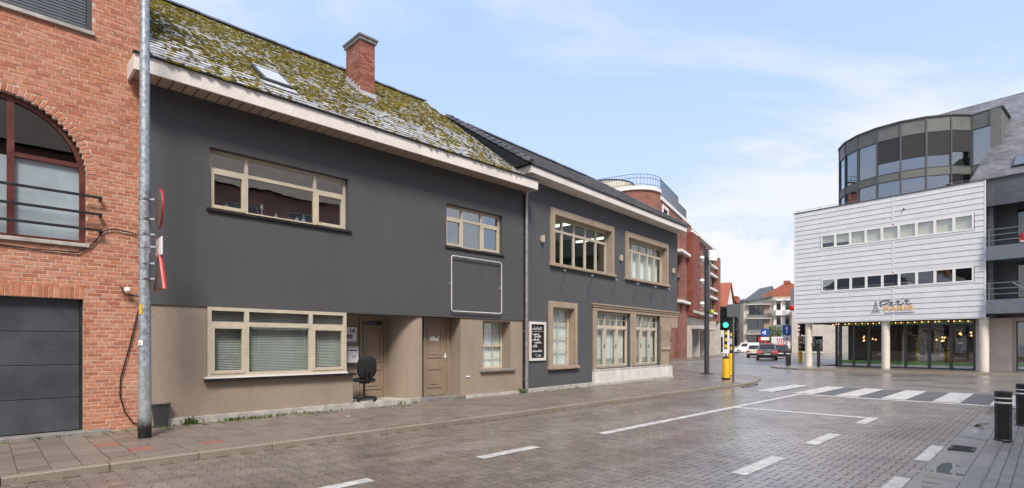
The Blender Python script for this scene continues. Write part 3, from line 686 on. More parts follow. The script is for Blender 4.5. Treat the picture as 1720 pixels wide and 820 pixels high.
for a, b_ in zip(zs[:-1], zs[1:]):
    z = (a+b_)/2; ex = []
    if z < gz1: ex = [(gx0, gx1)]
    elif 3.27 < z < ARC_Z: ex = [(ARC_X-ARC_R, ARC_X+ARC_R)]
    elif ARC_Z < z < ARC_Z+ARC_R: h = math.sqrt(ARC_R**2-(b_-.0*z-ARC_Z)**2) if b_-ARC_Z < ARC_R else 0; h = math.sqrt(max(0, ARC_R**2-(z-ARC_Z)**2)); ex = [(ARC_X-h, ARC_X+h)]
    elif 6.88 < z < 8.6: ex = [(wx0, wx1)]
    x = XL
    for e in ex+[(XR, XR)]:
        if e[0] > x: wb.box(x, e[0], .005, .32, a, b_)
        x = e[1]
wallp = wb.build('wall', 'mortar', HB)
MB().box(XL, XR-.0, .322, 9, 0, .02).box(XL, XL+.2, .322, 9, .02, ZT).box(XR-.22, XR, .322, 9, .02, ZT).box(XL+.2, XR-.22, 8.8, 9, .02, ZT).box(XL+.2, XR-.22, .322, 8.8, 2.6, 2.75).box(XL+.2, XR-.22, .322, 8.8, 6.2, 6.35).box(XL+.2, XR-.22, .322, 8.8, ZT-.2, ZT).build('carcass', 'interior_dark', HB)
bricks = []
BL, BH, J = .194, .0525, .012
row = 0; z = .10
while z < ZT-.1:
    off = (row % 2)*.1025+(.05 if row % 4 > 1 else 0); zc_ = z+BH/2; ex = sorted(cut(zc_))
    if gz1 < zc_ < gz1+.20: ex = [(gx0-.1, gx1)]        # soldier course over the garage door is laid apart
    free = []; x = XL
    for e in ex+[(XR, XR)]:
        if e[0] > x: free.append((x, e[0]))
        x = max(x, e[1])
    for fa, fb in free:
        n0 = math.floor((fa-off)/(BL+J)); x = n0*(BL+J)+off
        while x < fb:
            a, c = max(fa, x), min(fb, x+BL)
            if c-a > .03: bricks.append((a, c, z))
            x += BL+J
    z += BH+J; row += 1
def bvis(a, c, z):
    w_ = FA.w(BX+(a+c)/2, 0, z); return visible(*w_, 0), w_[1]
full = [q for q in bricks if abs(q[1]-q[0]-BL) < 1e-6]; 
full.sort(key=lambda q: (not (bvis(*q)[0] and not (-.75 > q[0]+BL and False)), abs(q[2]-1.9)*.35+bvis(*q)[1]*.2))
chosen = set(full[:300])
br_me = MB().box(0, BL, 0, .03, 0, BH, .003).mesh('brick', 'brick_orange')
for a, c, z in full[:300]: link('brick', br_me, wallp, (a, random.gauss(0, .0012), z))
rest = [q for q in bricks if q not in chosen]; V = np.zeros((len(rest), 8, 3))
for k, (a, c, z) in enumerate(rest):
    dy = random.gauss(0, .0012); V[k] = boxv(a, c, dy, .03, z, z+BH)
mass('bricks', V, BOXF, 'brick_orange', wallp, kind='stuff')
# soldier course over the garage, rowlock ring round the arch
sol = MB().box(0, .055, -.004, .03, 0, .19, .003).mesh('soldier_brick', 'brick_orange')
x = gx1-.055
while x > gx0: link('soldier_brick', sol, wallp, (x, random.gauss(0, .001), gz1+.004)); x -= .0655
arc_me = MB().box(-.027, .027, -.004, .03, 0, .118, .003).mesh('arch_brick', 'brick_orange')
na = int(math.pi*ARC_R/.066)
for k in range(na+1):
    t = math.pi*k/na; link('arch_brick', arc_me, wallp, (ARC_X+(ARC_R+.004)*math.cos(t), random.gauss(0, .001), ARC_Z+(ARC_R+.004)*math.sin(t)), (0, math.pi/2-t, 0))
# garage door
gd = MB().box(gx0, gx1, .16, .19, .13, gz1).build('garage_door', 'garage_panel', HB)
for k in range(4):
    z0 = .14+k*(gz1-.14)/4; z1 = .14+(k+1)*(gz1-.14)/4
    MB().box(gx0+.01, gx1-.04, .128, .1595, z0+.004, z1-.004, .006).build('door_panel', 'garage_panel', gd)
MB().box(gx1-.04, gx1+.0, .10, .1595, .13, gz1).build('jamb', 'dark_iron', gd)
MB().box(gx0, gx1+.35, -.16, .128, .0, .135, .01).build('threshold', 'blue_stone', HB)
# arched window
def arc(r, n=24): return [(ARC_X+r*math.cos(math.pi*k/n), ARC_Z+r*math.sin(math.pi*k/n)) for k in range(n+1)]
def archframe(ro, ri, zb, y0, y1):
    b = MB(); o_ = [(ARC_X+ro, zb)]+arc(ro)+[(ARC_X-ro, zb)]; i_ = [(ARC_X+ri, zb+.0)]+arc(ri)+[(ARC_X-ri, zb)]
    for k in range(len(o_)-1):
        A, B_, C, D = o_[k], o_[k+1], i_[k+1], i_[k]
        for y in (y0, y1): b.quad(*[(q[0], y, q[1]) for q in (A, B_, C, D)])
        b.quad((A[0], y0, A[1]), (B_[0], y0, B_[1]), (B_[0], y1, B_[1]), (A[0], y1, A[1])); b.quad((D[0], y0, D[1]), (C[0], y0, C[1]), (C[0], y1, C[1]), (D[0], y1, D[1]))
    return b
fb_ = archframe(ARC_R-.002, ARC_R-.085, 3.3, .10, .18)
fm = [-11.67-BX, -12.05-BX]
for c in fm:
    top = ARC_Z+math.sqrt((ARC_R-.08)**2-(c-ARC_X)**2); fb_.box(c-.045, c+.045, .095, .178, 3.3, top)
ri = ARC_R-.085
fb_.box(fm[0]+.045, ARC_X+math.sqrt(ri**2-.2**2), .102, .176, 4.60, 4.67); fb_.box(ARC_X-math.sqrt(ri**2-.2**2), fm[1]-.045, .102, .176, 4.60, 4.67); fb_.box(ARC_X-ri, ARC_X+ri, .101, .177, 3.3, 3.36)
aw_ = fb_.build('arched_window', 'red_wood', HB)
def archpane(x0, x1, y):
    b = MB(); pts = [(x0, 4.67)]; n = 12
    for k in range(n+1):
        x = x0+(x1-x0)*k/n; pts.append((x, max(4.671, ARC_Z+math.sqrt(max(0, (ARC_R-.06)**2-(x-ARC_X)**2)))))
    pts.append((x1, 4.67)); pts = pts[::-1]
    return b.prism(pts, y, y+.008, 'y')
archpane(fm[0]+.04, ARC_X+1.05, .14).build('pane', 'glass_dark', aw_); archpane(ARC_X-1.05, fm[1]-.04, .14).build('pane', 'glass_dark', aw_)
for a, c in ((fm[0]+.04, ARC_X+ri+.01), (fm[1]+.04, fm[0]-.04), (ARC_X-ri-.01, fm[1]-.04)):
    MB().box(a, c, .14, .148, 3.35, 4.61).build('pane', 'glass', aw_)
    MB().box(a, c, .165, .17, 3.35, 4.61).build('frosted_film', 'frosted', aw_)
MB().box(fm[1]+.04, fm[0]-.04, .14, .148, 4.6, 5.5).build('pane', 'glass', aw_)
MB().box(ARC_X-ARC_R-.06, ARC_X+ARC_R+.04, -.05, .10, 3.235, 3.30, .008).build('sill', 'concrete', aw_)
for z in (4.10, 3.81, 3.54):
    rb = MB().box(ARC_X-1.35, ARC_X+1.33, -.135, -.105, z-.022, z+.022, .006)
    for sx in (-1.33, 1.31): rb.box(ARC_X+sx-.02, ARC_X+sx+.018, -.106, .012, z-.028, z+.028, .004)
    rb.build('guard_rail', 'dark_iron', aw_)
# roller shutter window at the top
sw = MB().wall(wx0, wx1, 6.93, 8.6, .05, .15, [(wx0+.07, wx1-.07, 7.0, 8.53)]).build('shutter_window', 'anthracite', HB)
sl_me = MB().box(wx0+.07, wx1-.07, .075, .10, .003, .047, .006).mesh('shutter_slat', 'shutter_slat')
for k in range(30): link('shutter_slat', sl_me, sw, (0, 0, 7.0+k*.051))
MB().box(wx0-.04, wx1+.03, -.05, .12, 6.865, 6.93, .006).build('sill', 'concrete', sw)
# lamp bracket and black cable
lampj = FA.thing('wall_lamp', 'small round wall lamp on bent black pipe near the galvanised pole', 'lamp', -10.19, 0, 2.5)
MB().tube([(-.06, .0, .10), (-.06, -.06, .10), (-.05, -.085, .02), (0, -.09, -.03), (.2, -.09, -.05), (.3, -.05, -.05)], .014, 8).build('pipe', 'black_plastic', lampj, True)
MB().lathe([(.02, -.04), (.045, -.03), (.05, 0), (.04, .03), (.015, .045)], (0.02, -.09, .06), 12).build('lamp_head', 'sign_white', lampj, True)
cb = FA.thing('black_cable', 'thin black cable hanging in a long loop down the brick wall', 'cable', -10.0, 0, 0)
MB().tube([(.05, -.03, 2.44), (0, -.03, 2.2), (-.12, -.03, 1.6), (-.26, -.03, 1.0), (-.27, -.03, .7), (-.2, -.03, .4), (-.08, -.03, .2), (.06, -.03, .12)], .011, 6).build('cable_run', 'black_plastic', cb, True)
cb2 = FA.thing('black_cable', 'thin black cable running from the guard rail to the pole', 'cable', -10.5, 0, 3.5)
MB().tube([(-1.6, -.015, -.33), (-.9, -.02, -.37), (-.35, -.03, -.36), (-.15, -.03, -.2), (0, -.03, .05), (.15, -.03, .11), (.4, -.03, .08), (.62, -.05, 0)], .011, 6).build('cable_run', 'black_plastic', cb2, True)

# ================================================================ roof tiling shared by both houses
def roof_tiles(parent, frame, y0, z0, th, smax, xr, w, ex, m, nind, ln=1.35, thick=.014, lift=.022, jit=.003):
    """lays tiles in courses up a roof plane: xr(t) gives the x range of the course at slope distance t"""
    ct, st = math.cos(th), math.sin(th); items = []
    r = 0; t = 0.
    while t < smax-.04:
        x0, x1 = xr(t+ex/2); x = x0-(w/2 if r % 2 else 0)
        while x < x1:
            a, b_ = max(x, x0), min(x+w, x1)
            if b_-a > .04: items.append((a, b_, t))
            x += w
        t += ex; r += 1
    L_ = ex*ln; dl = math.atan2(lift, L_)
    def wpos(q): return frame.w((q[0]+q[1])/2, y0+q[2]*ct, z0+q[2]*st)
    fulls = [q for q in items if abs(q[1]-q[0]-w) < 1e-6]
    fulls.sort(key=lambda q: (not visible(*wpos(q), 0), wpos(q)[1]))
    ind = fulls[:nind]; s_ = set(ind)
    me = MB().box(.003, w-.003, 0, L_, 0, thick).mesh('roof_tile', m)
    for a, b_, t in ind: link('roof_tile', me, parent, (a, y0+t*ct-st*(lift+.004), z0+t*st+ct*(lift+.004)), (th-dl+random.gauss(0, .006), random.gauss(0, .006), 0))
    rest = [q for q in items if q not in s_]; V = np.zeros((len(rest), 8, 3))
    for k, (a, b_, t) in enumerate(rest):
        an = th-dl+random.gauss(0, .006); c, s2 = math.cos(an), math.sin(an); dz = random.gauss(0, jit/2)
        oy, oz = y0+t*ct-st*(lift+.004), z0+t*st+ct*(lift+.004)
        V[k] = [(x, oy+y*c-z*s2, oz+y*s2+z*c) for x, y, z in boxv(a+.003, b_-.003, 0, L_, dz, thick+dz)]
    mass('roof_tiles', V, BOXF, m, parent, kind='stuff')
def soffit(parent, x0, x1, y0, y1, z, w=.2):
    n = round((x1-x0)/w); d = (x1-x0)/n; me = MB().box(.010, d-.010, y0, y1, 0, .022, .005).mesh('soffit_board', 'soffit_board')
    MB().box(x0, x1, y0, y1, z+.0225, z+.036).build('soffit_backing', 'interior_dark', parent)
    for k in range(n): link('soffit_board', me, parent, (x0+d*k, 0, z))

# ================================================================ house A: dark grey over beige, mossy roof
HA = FA.thing('grey_house', 'dark grey rendered house with beige ground floor and mossy tiled roof', 'house', 0, 0, 0)
AX0 = -9.885
MB().wall(AX0, -.015, 2.33, 6.37, 0, .3, [(-8.84, -5.91, 4.25, 5.45), (-3.03, -.92, 4.27, 5.43)]).build('upper_wall', 'grey_render', HA)
MB().wall(AX0, -5.962, .085, 2.328, .03, .3, [(-8.88, -5.8, .90, 2.328)]).build('lower_wall', 'beige_render', HA)
MB().box(-5.960, -5.78, .031, .86, .085, .898).build('lower_wall', 'beige_render', HA)
MB().wall(-2.51, -.03, .085, 2.328, .03, .55, [(-1.69, -.55, .86, 2.28)]).build('lower_wall', 'beige_render', HA)
pts = [(-4.37, .95), (-4.37, .80)]
for k in range(0, 15):
    t = math.pi/2*k/14; pts.append((-4.37+.52*(1-math.cos(t)), .80-.76*math.sin(t)))
pts += [(-3.80, .045), (-3.77, .08), (-3.46, .55), (-3.46, .95)]
MB().prism(pts[::-1], .085, 2.328).build('curved_pier', 'beige_render', HA, True)
MB().wall(-5.955, -4.372, .085, 2.328, .90, 1.0, [(-5.14, -4.372, .2, 2.328)]).build('porch_wall', 'beige_render', HA)
MB().wall(-3.455, -2.515, .085, 2.328, .50, .56, [(-3.455, -2.6, .17, 2.328)]).build('porch_wall', 'beige_render', HA)
MB().box(AX0+.0, -.02, .31, 8.9, 2.34, 2.5).box(AX0, -.02, .31, 8.9, 5.9, 6.0).box(AX0, -.02, 8.7, 8.9, .02, 2.338).box(AX0, -.02, 8.7, 8.9, 2.502, 5.898).box(-4.2, -4.1, .96, 8.69, .02, 2.338).box(AX0, AX0+.1, .31, 8.69, .02, 2.338).box(-.12, -.02, .56, 8.69, .02, 2.338).box(-4.2, -4.1, .31, 8.69, 2.502, 5.898).box(AX0, AX0+.1, .31, 8.69, 2.502, 5.898).box(-.12, -.02, .31, 8.69, 2.502, 5.898).build('room_walls', 'interior', HA)
# doors
door(HA, -5.14, -4.372, .2, 2.325, .88, [(-5.03, -4.50, 1.13, 2.04), (-5.03, -4.50, .42, .95)], (-5.05, -4.49, 2.09, 2.2))
dR = door(HA, -3.45, -2.60, .17, 2.325, .47, [(-3.33, -2.83, 1.22, 2.03), (-3.33, -2.83, .40, .93)], None, (-2.70, 1.24))
lettering('Afhaal', -3.27, 1.70, .47, .17, 'sign_white', dR, shear=.35, fit=.36, bold=.004)
# steps and plinth
MB().prism([(-5.85, -.02), (-4.35, -.04), (-4.0, .0), (-3.9, .02), (-3.9, .9), (-5.85, .9)][::-1] if False else [(-5.85, -.03), (-4.2, -.04), (-3.86, .02), (-3.86, .88), (-5.85, .88)], .03, .20).build('step', 'concrete', HA)
MB().prism([(-3.858, .02), (-3.3, -.10), (-2.52, -.12), (-2.40, -.06), (-2.40, .03), (-2.512, .47), (-3.858, .47)], .03, .17).build('step', 'blue_stone', HA)
pl = [(-9.55, -8.3), (-8.297, -7.2), (-7.197, -5.853), (-2.38, -1.2), (-1.197, -.02)]
for a, b_ in pl: MB().box(a, b_, -.025, .027, .03, .215 if a < -3 else .16, .006).build('plinth_block', 'concrete', HA)
# windows
w1 = window(HA, -8.835, -5.915, 4.255, 5.445, .13, (-8.12, -6.66), 5.06, {(0, 0), (2, 0)}, gm='glass_mirror')
tile_sill(w1, -8.90, -5.84, -.055, .13, 4.195, 4.25)
MB().box(-8.84, -5.91, .085, .129, 4.252, 4.275).build('drip_strip', 'beige_frame', w1)
w2 = window(HA, -3.025, -.925, 4.275, 5.425, .13, (-2.38, -1.66), 5.08, {(0, 0), (2, 0)}, gm='glass_sky')
tile_sill(w2, -3.08, -.87, -.05, .13, 4.215, 4.27)
w3 = window(HA, -8.875, -5.965, .955, 2.327, -.015, (-8.155, -6.815), 2.0, {(0, 0), (2, 0)}, fw=.07, mw=.085, gm='glass')
MB().box(-8.93, -5.945, -.05, .0295, .925, .953).build('sill_strip', 'white_paint', w3)
tile_sill(w3, -8.94, -5.74, -.085, .0285, .865, .922)
MB().box(-5.958, -5.75, .0315, .87, .90, .925).build('sill_tile', 'sill_tile', w3)
bb = MB()
for k in range(40): z_ = .99+k*.034; bb.quad((-8.84, .135, z_), (-5.99, .135, z_), (-5.99, .150, z_+.027), (-8.84, .150, z_+.027))
bb.build('venetian_blind', 'blind_grey', w3, kind='stuff')
w4 = window(HA, -1.688, -.552, .865, 2.278, .40, (), 1.55, (), fw=.05, mw=.06, gm='glass', cols=3, rows=2)
curtain(w4, -1.68, -.56, .9, 2.27, .50, 'curtain_white', 9, .012)
MB().box(-1.80, -.40, -.06, .40, .79, .858, .008).build('sill', 'blue_stone', w4)
MB().box(-2.33, -2.2, .0, .029, .665, .70, .004).build('air_vent', 'sign_white', HA)
# ornaments on the upper window sill
orn = [(-8.45, 'pale yellow squat vase on the upper window sill, leftmost', 'car_cream', [(.02, 0), (.07, .02), (.08, .07), (.05, .11), (.055, .13)]), (-8.3, 'knobbly cream shell ornament on the upper window sill', 'wall_cream', [(.03, 0), (.09, .03), (.07, .08), (.02, .1)]),
       (-7.75, 'tall white bird ornament on the upper window sill', 'sign_white', [(.03, 0), (.012, .03), (.012, .14), (.035, .19), (.02, .25), (.005, .28)]), (-7.45, 'small white cone ornament on the upper window sill', 'white_paint', [(.05, 0), (.04, .05), (.012, .12), (.004, .15)]),
       (-7.15, 'orange bowl ornament on the upper window sill', 'far_orange', [(.02, 0), (.06, .03), (.065, .08), (.03, .1)]), (-7.0, 'white house ornament on the upper window sill', 'sign_white', [(.06, 0), (.06, .07), (.03, .1), (.005, .13)]),
       (-6.85, 'white mug on the upper window sill', 'white_paint', [(.04, 0), (.045, .01), (.045, .1), (.04, .1)])]
MB().box(-8.8, -5.95, .205, .50, 4.252, 4.30).build('inner_sill', 'white_paint', HA)
for x, lab, m_, pr in orn:
    o = MB().lathe(pr, (0, 0, 0), 12).build('ornament', m_, None, True, label=lab, category='ornament'); o.location = FA.w(x, .30, 4.302)
pt = FA.thing('potted_plant', 'little green pot plant on the upper window sill, rightmost', 'plant', -6.74, .31, 4.302)
MB().lathe([(.04, 0), (.055, .08), (.05, .08)], n=12).build('pot', 'far_orange', pt, True)
b = MB()
for _ in range(60):
    a = random.uniform(0, 6.28); r_ = random.uniform(0, .07); z = random.uniform(.08, .26); c = Vector((r_*math.cos(a), r_*math.sin(a), z)); d = Vector((random.gauss(0, 1), random.gauss(0, 1), random.gauss(0, 1))).normalized()*.025; e = d.orthogonal().normalized()*.012
    b.quad(c-d, c+e, c+d, c-e)
b.build('leaves', 'leaf', pt)
# eaves
fa = MB().box(-10.16, .03, -.575, -.535, 6.285, 6.565, .006).build('fascia', 'fascia_white', HA)
MB().box(-.01, .03, -.534, -.002, 6.285, 6.50).build('fascia_return', 'fascia_white', fa); MB().box(-10.16, -10.12, -.534, -.002, 6.285, 6.56).build('fascia_return', 'fascia_white', fa)
MB().box(-10.17, .035, -.62, -.50, 6.567, 6.592).build('gutter_edge', 'dark_iron', fa)
soffit(fa, -10.118, -.012, -.534, -.002, 6.335)
# roof
TH = math.atan2(10.26-6.60, 4.3+.55)
rb = MB(); zE, zR_ = 6.595, 10.255
rb.quad((AX0, -.55, zE), (-.66, -.55, zE), (-.66, 4.3, zR_), (AX0, 4.3, zR_)); rb.quad((AX0, 4.3, zR_), (-.66, 4.3, zR_), (-.66, 9.2, zE), (AX0, 9.2, zE))
rb.quad((-.66, .0, 6.37), (-.66, 8.9, 6.37), (-.66, 9.2, zE), (-.66, 4.3, zR_), (-.66, -.55, zE)); rb.quad((AX0, .0, 6.372), (-.66, 0, 6.372), (-.66, 8.9, 6.372), (AX0, 8.9, 6.372))
roofA = rb.build('roof', 'roof_tile_dark', HA)
roof_tiles(roofA, FA, -.60, zE-.03, TH, 6.10, lambda t: (AX0, -.62), .25, .205, 'roof_tile_old', 300)
rt = MB().prism([(-.14, -.05), (-.07, .03), (0, .055), (.07, .03), (.14, -.05), (.12, -.06), (0, .03), (-.12, -.06)], 0, .33, 'x').mesh('ridge_tile', 'roof_tile_dark')
for k in range(28): link('ridge_tile', rt, roofA, (AX0+.33*k, 4.3, zR_+.07+random.gauss(0, .006)), (0, random.gauss(0, .015), 0))
# moss cushions
ct, st = math.cos(TH), math.sin(TH); ml = []
for r_i in range(30):
    x = AX0+.05
    while x < -.72:
        x += random.uniform(.02, .075); tt = r_i*.205
        v = mnoise.fractal(Vector((x*.5, tt*.7, 3.3)), 1., 2., 4)+.55*mnoise.noise(Vector((x*2.6, tt*3.0, 9.)))
        if random.random() < min(.92, max(.18, .74+.8*v+.02*tt)):
            ml.append((x, tt+random.uniform(-.015, .035)))
            if random.random() < .55+.5*v: ml.append((x+random.uniform(-.03, .03), tt+random.uniform(.03, .17)))
k_ = 7; V = np.zeros((len(ml), 2*k_+1, 3)); an = np.arange(k_)*2*np.pi/k_
for i, (x, t) in enumerate(ml):
    r_ = random.uniform(.022, .05)*(1.4 if random.random() < .12 else 1); rx, ry, h = r_*random.uniform(.9, 1.8), r_*random.uniform(.7, 1.1), r_*random.uniform(.22, .60)
    jr = 1+.25*(rng.random(k_)-.5); lx = np.concatenate([rx*np.cos(an)*jr, .62*rx*np.cos(an+.4)*jr, [0]]); lt = np.concatenate([ry*np.sin(an)*jr, .62*ry*np.sin(an+.4)*jr, [0]]); lh = np.concatenate([np.full(k_, -.012), np.full(k_, h*.75), [h]])+(.036 if ((t/.205) % 1.) < .25 or ((t/.205) % 1.) > .9 else .028)
    V[i, :, 0] = x+lx; V[i, :, 1] = -.60+(t+lt)*ct-lh*st; V[i, :, 2] = zE-.03+(t+lt)*st+lh*ct
mf = [(j, (j+1) % k_, k_+(j+1) % k_, k_+j) for j in range(k_)]+[(k_+j, k_+(j+1) % k_, 2*k_) for j in range(k_)]
mass('moss', V, mf, 'moss', roofA, kind='stuff')
# skylight
def onroof(x, y, h): tt = (y+.60)/ct; return (x, -.60+tt*ct-h*st, zE-.03+tt*st+h*ct)
slv = MB(); sky_ = MB().box(0, .60, 0, 1.02, 0, .07, .01); skl = sky_.build('skylight', 'anthracite', HA); skl.location = onroof(-7.8, .05, .045); skl.rotation_euler = (TH, 0, 0)
MB().box(.05, .55, .06, .93, .071, .077).build('pane', 'glass_bright', skl); MB().box(.02, .58, .94, 1.01, .071, .09, .005).build('hood', 'lead', skl)
MB().box(-.05, .65, -.22, -.005, .0, .02).build('flashing', 'lead', skl)
# chimney
CX0, CX1, CY0, CY1 = -4.44, -3.98, 2.1, 2.92
ch = MB().box(CX0+.008, CX1-.008, CY0+.008, CY1-.008, 7.8, 10.16).build('chimney', 'mortar_dark', HA)
bv = []
z = 7.85; r = 0
while z < 10.14:
    o_ = (r % 2)*.1
    for (u0, u1, face) in ((CX0, CX1, 'f'), (CY0, CY1, 'l'), (CX0, CX1, 'b'), (CY0, CY1, 'r')):
        u = u0-o_
        while u < u1-.02:
            a, c = max(u0, u), min(u1, u+.195)
            if c-a > .03:
                e = random.gauss(0, .002)
                bv.append({'f': boxv(a, c, CY0-e, CY0+.03, z, z+.052), 'b': boxv(a, c, CY1-.03, CY1+e, z, z+.052), 'l': boxv(CX0-e, CX0+.03, a, c, z, z+.052), 'r': boxv(CX1-.03, CX1+e, a, c, z, z+.052)}[face])
            u += .206
    z += .063; r += 1
mass('bricks', np.array(bv, float), BOXF, 'brick_chimney', ch, kind='stuff')
MB().box(CX0-.05, CX1+.05, CY0-.05, CY1+.05, 10.161, 10.24, .01).box(CX0-.08, CX1+.08, CY0-.08, CY1+.08, 10.241, 10.31, .012).box(CX0-.02, CX1+.02, CY0-.02, CY1+.02, 10.311, 10.36, .02).build('cap', 'blue_stone', ch)
fl = MB()
for k in range(5):
    y0 = CY0+k*(CY1-CY0)/5; y1 = CY0+(k+1)*(CY1-CY0)/5; zb = zE-.03+(y0+.6)/ct*st; fl.box(CX0-.022, CX0-.006, y0, y1, zb-.1, zb+.25)
zb = zE-.03+(CY0+.6)/ct*st; fl.box(CX0-.02, CX1+.02, CY0-.05, CY0-.006, zb-.08, zb+.12); fl.build('flashing', 'lead', ch)
# house number board and letter box in the porch
nb = FA.thing('number_board', 'white board with house number 14 on the porch wall above the letter box', 'sign', -5.37, .895, 1.85)
MB().box(-.17, .15, -.03, 0, -.19, .18, .006).build('board', 'sign_white', nb); MB().box(-.17, .15, -.032, -.0305, -.16, -.155).build('line', 'ink', nb)
lettering('14', -.06, .03, -.034, .15, 'ink', nb, 'digits', bold=.004); MB().box(-.15, .03, -.033, -.0305, -.11, -.01).build('black_field', 'ink', nb); lettering('101', -.13, -.10, -.036, .11, 'sign_white', nb, 'digits')
lb = FA.thing('letter_box', 'white metal letter box marked 14 on the porch wall behind the chair', 'letter box', -5.37, .895, 1.12)
MB().box(-.16, .15, -.14, 0, 0, .40, .02).build('body', 'sign_white', lb); MB().box(-.12, .11, -.145, -.1405, .31, .335).build('slot', 'ink', lb); lettering('14', -.05, .13, -.143, .11, 'ink', lb, 'digits'); MB().box(-.17, .16, -.15, 0, .401, .42, .006).build('lid', 'sign_white', lb)
# empty sign frame of white tube on the wall
sf = FA.thing('empty_sign', 'empty white tube sign frame on the grey wall below the small window', 'sign frame', -1.97, 0, 2.5)
def rounded(x0, x1, z0, z1, r, y):
    p = []
    for cx, cz, a0 in ((x1-r, z1-r, 0), (x0+r, z1-r, 90), (x0+r, z0+r, 180), (x1-r, z0+r, 270)):
        for k in range(5): a = R(a0+k*22.5); p.append((cx+r*math.cos(a), y, cz+r*math.sin(a)))
    return p
MB().tube(rounded(-.94, .94, 0, 1.51, .06, -.07), .017, 8, closed=True).build('tube', 'clip_grey', sf, True)
for x, z in ((-.94, .75), (.94, .75), (-.45, 0), (.45, 0), (-.45, 1.51), (.45, 1.51)):
    MB().tube([(x, -.07, z), (x, 0, z)], .016, 8).box(x-.04, x+.04, -.012, 0, z-.03, z+.03).build('wall_clip', 'zinc_pipe', sf)
# ================================================================ house B: long dark grey house with beige window surrounds
HBb = FB.thing('corner_house', 'long dark grey house with moulded beige window surrounds and dark tiled roof', 'house', 0, 0, 0)
u1 = (1.42, 5.10, 4.30, 5.92); u2 = (6.43, 9.95, 4.30, 5.92); g1 = (1.30, 2.58, .86, 2.83); g2 = (4.05, 6.62, .70, 2.82); g3 = (7.10, 9.32, .70, 2.82)
MB().wall(.005, 11.2, 3.10, 6.78, 0, .3, [u1, u2]).build('upper_wall', 'grey_render2', HBb)
MB().wall(.005, 9.36, .20, 3.098, .002, .3, [g1, g2, g3]).build('lower_wall', 'grey_render2', HBb)
MB().box(.005, 10.9, .31, 8.6, 3.11, 3.3).box(.005, 11.1, .31, 8.6, 6.45, 6.6).box(.005, 9.3, 8.5, 8.6, .02, 3.108).box(.005, 11.1, 8.5, 8.6, 3.302, 6.448).box(.005, .1, .31, 8.49, .02, 3.108).box(.005, .1, .31, 8.49, 3.302, 6.448).box(11.0, 11.1, .31, 8.49, 3.302, 6.448).build('room_walls', 'interior_green', HBb)
MB().box(11.102, 11.2, .302, 8.6, 3.10, 6.78).build('end_wall', 'grey_render2', HBb)
MB().box(9.25, 9.358, .302, 8.6, .09, 3.098).build('porch_wall', 'beige_trim', HBb)
MB().box(9.36, 11.19, .05, 8.6, 3.04, 3.098).build('porch_ceiling', 'beige_trim', HBb)
for x in (2.2, 4.6, 8.0): MB().box(x, x+.14, 1.2, 3.6, 6.36, 6.43, .01).build('tube_lamp', 'tube_lamp', HBb)
def surround(parent, o, tw=.22, top=.22, dep=.06, sill=True, bot=None):
    x0, x1, z0, z1 = o; b = MB()
    for k, (g, y) in enumerate(((tw, -.035), (tw*.72, -dep), (tw*.3, -.045))):
        gt = top*g/tw
        b.wall(x0-g, x1+g, z0-.002 if True else 0, z1+gt, y, .002-.001*k, [(x0, x1, z0-.01, z1)])
    s = b.build('surround', 'beige_trim', parent)
    b2 = MB().box(x0+.001, x1-.001, .0, .0, z0, z0)
    if sill: MB().box(x0-tw-.05, x1+tw+.05, -.11, .25, z0-.11, z0-.004, .012).build('sill', 'beige_trim' if bot is None else bot, s)
    # painted reveals
    r = MB().box(x0-.0, x0+.012, -.03, .25, z0, z1-.013).box(x1-.012, x1, -.03, .25, z0, z1-.013).box(x0, x1, -.03, .25, z1-.012, z1); r.build('reveal', 'beige_trim', s)
    return s
def inn(o, g=.013): return (o[0]+g, o[1]-g, o[2], o[3]-g)
surround(HBb, u1); x0, x1, z0, z1 = inn(u1); window(HBb, x0, x1, z0, z1, .20, [x0+(x1-x0)*k/5 for k in (1, 2, 3, 4)], 5.47, (), fw=.06, mw=.085, gm='glass')
surround(HBb, u2); x0, x1, z0, z1 = inn(u2); wv = window(HBb, x0, x1, z0, z1, .20, [x0+(x1-x0)*k/5 for k in (1, 2, 3, 4)], 5.47, (), fw=.06, mw=.085, gm='glass')
curtain(wv, x0+.6, x1-.05, z0, z1-.05, .42, 'curtain_white', 20, .03)
surround(HBb, g1, tw=.20, top=.2); x0, x1, z0, z1 = inn(g1); wv = window(HBb, x0, x1, z0, z1, .20, (), None, (), fw=.06, gm='glass', cols=2, rows=4, muw=.03)
curtain(wv, x0, x1, z0, z1, .31, 'curtain_white', 8, .006)
# shop front: two windows under one lintel
lin = MB().box(3.80, 11.16, -.05, .03, 2.84, 2.96).box(3.76, 11.2, -.085, .03, 2.962, 3.04, .01).box(3.73, 11.22, -.12, .03, 3.042, 3.098, .01).box(3.82, 9.38, -.035, .0, 2.825, 2.838).box(9.362, 11.16, -.03, .4, 2.36, 2.838).build('lintel', 'beige_trim', HBb)
MB().box(3.80, 4.045, -.045, .03, .66, 2.823).build('jamb', 'beige_trim', HBb)
pil = MB().box(6.63, 7.09, -.05, .12, .66, 2.823, .015).box(6.70, 7.02, -.075, -.05, .70, 2.80, .015).build('mid_pillar', 'beige_trim', HBb)
pts = [(-.05, .36), (.42, .36), (.42, 2.358), (-.12, 2.358), (-.12, 2.2), (-.06, 1.75), (-.05, 1.45), (-.09, 1.40), (-.09, 1.34), (-.05, 1.30)]
MB().prism([(y, z) for y, z in pts], 9.40, 10.24, 'x').build('corner_pillar', 'beige_trim', HBb)
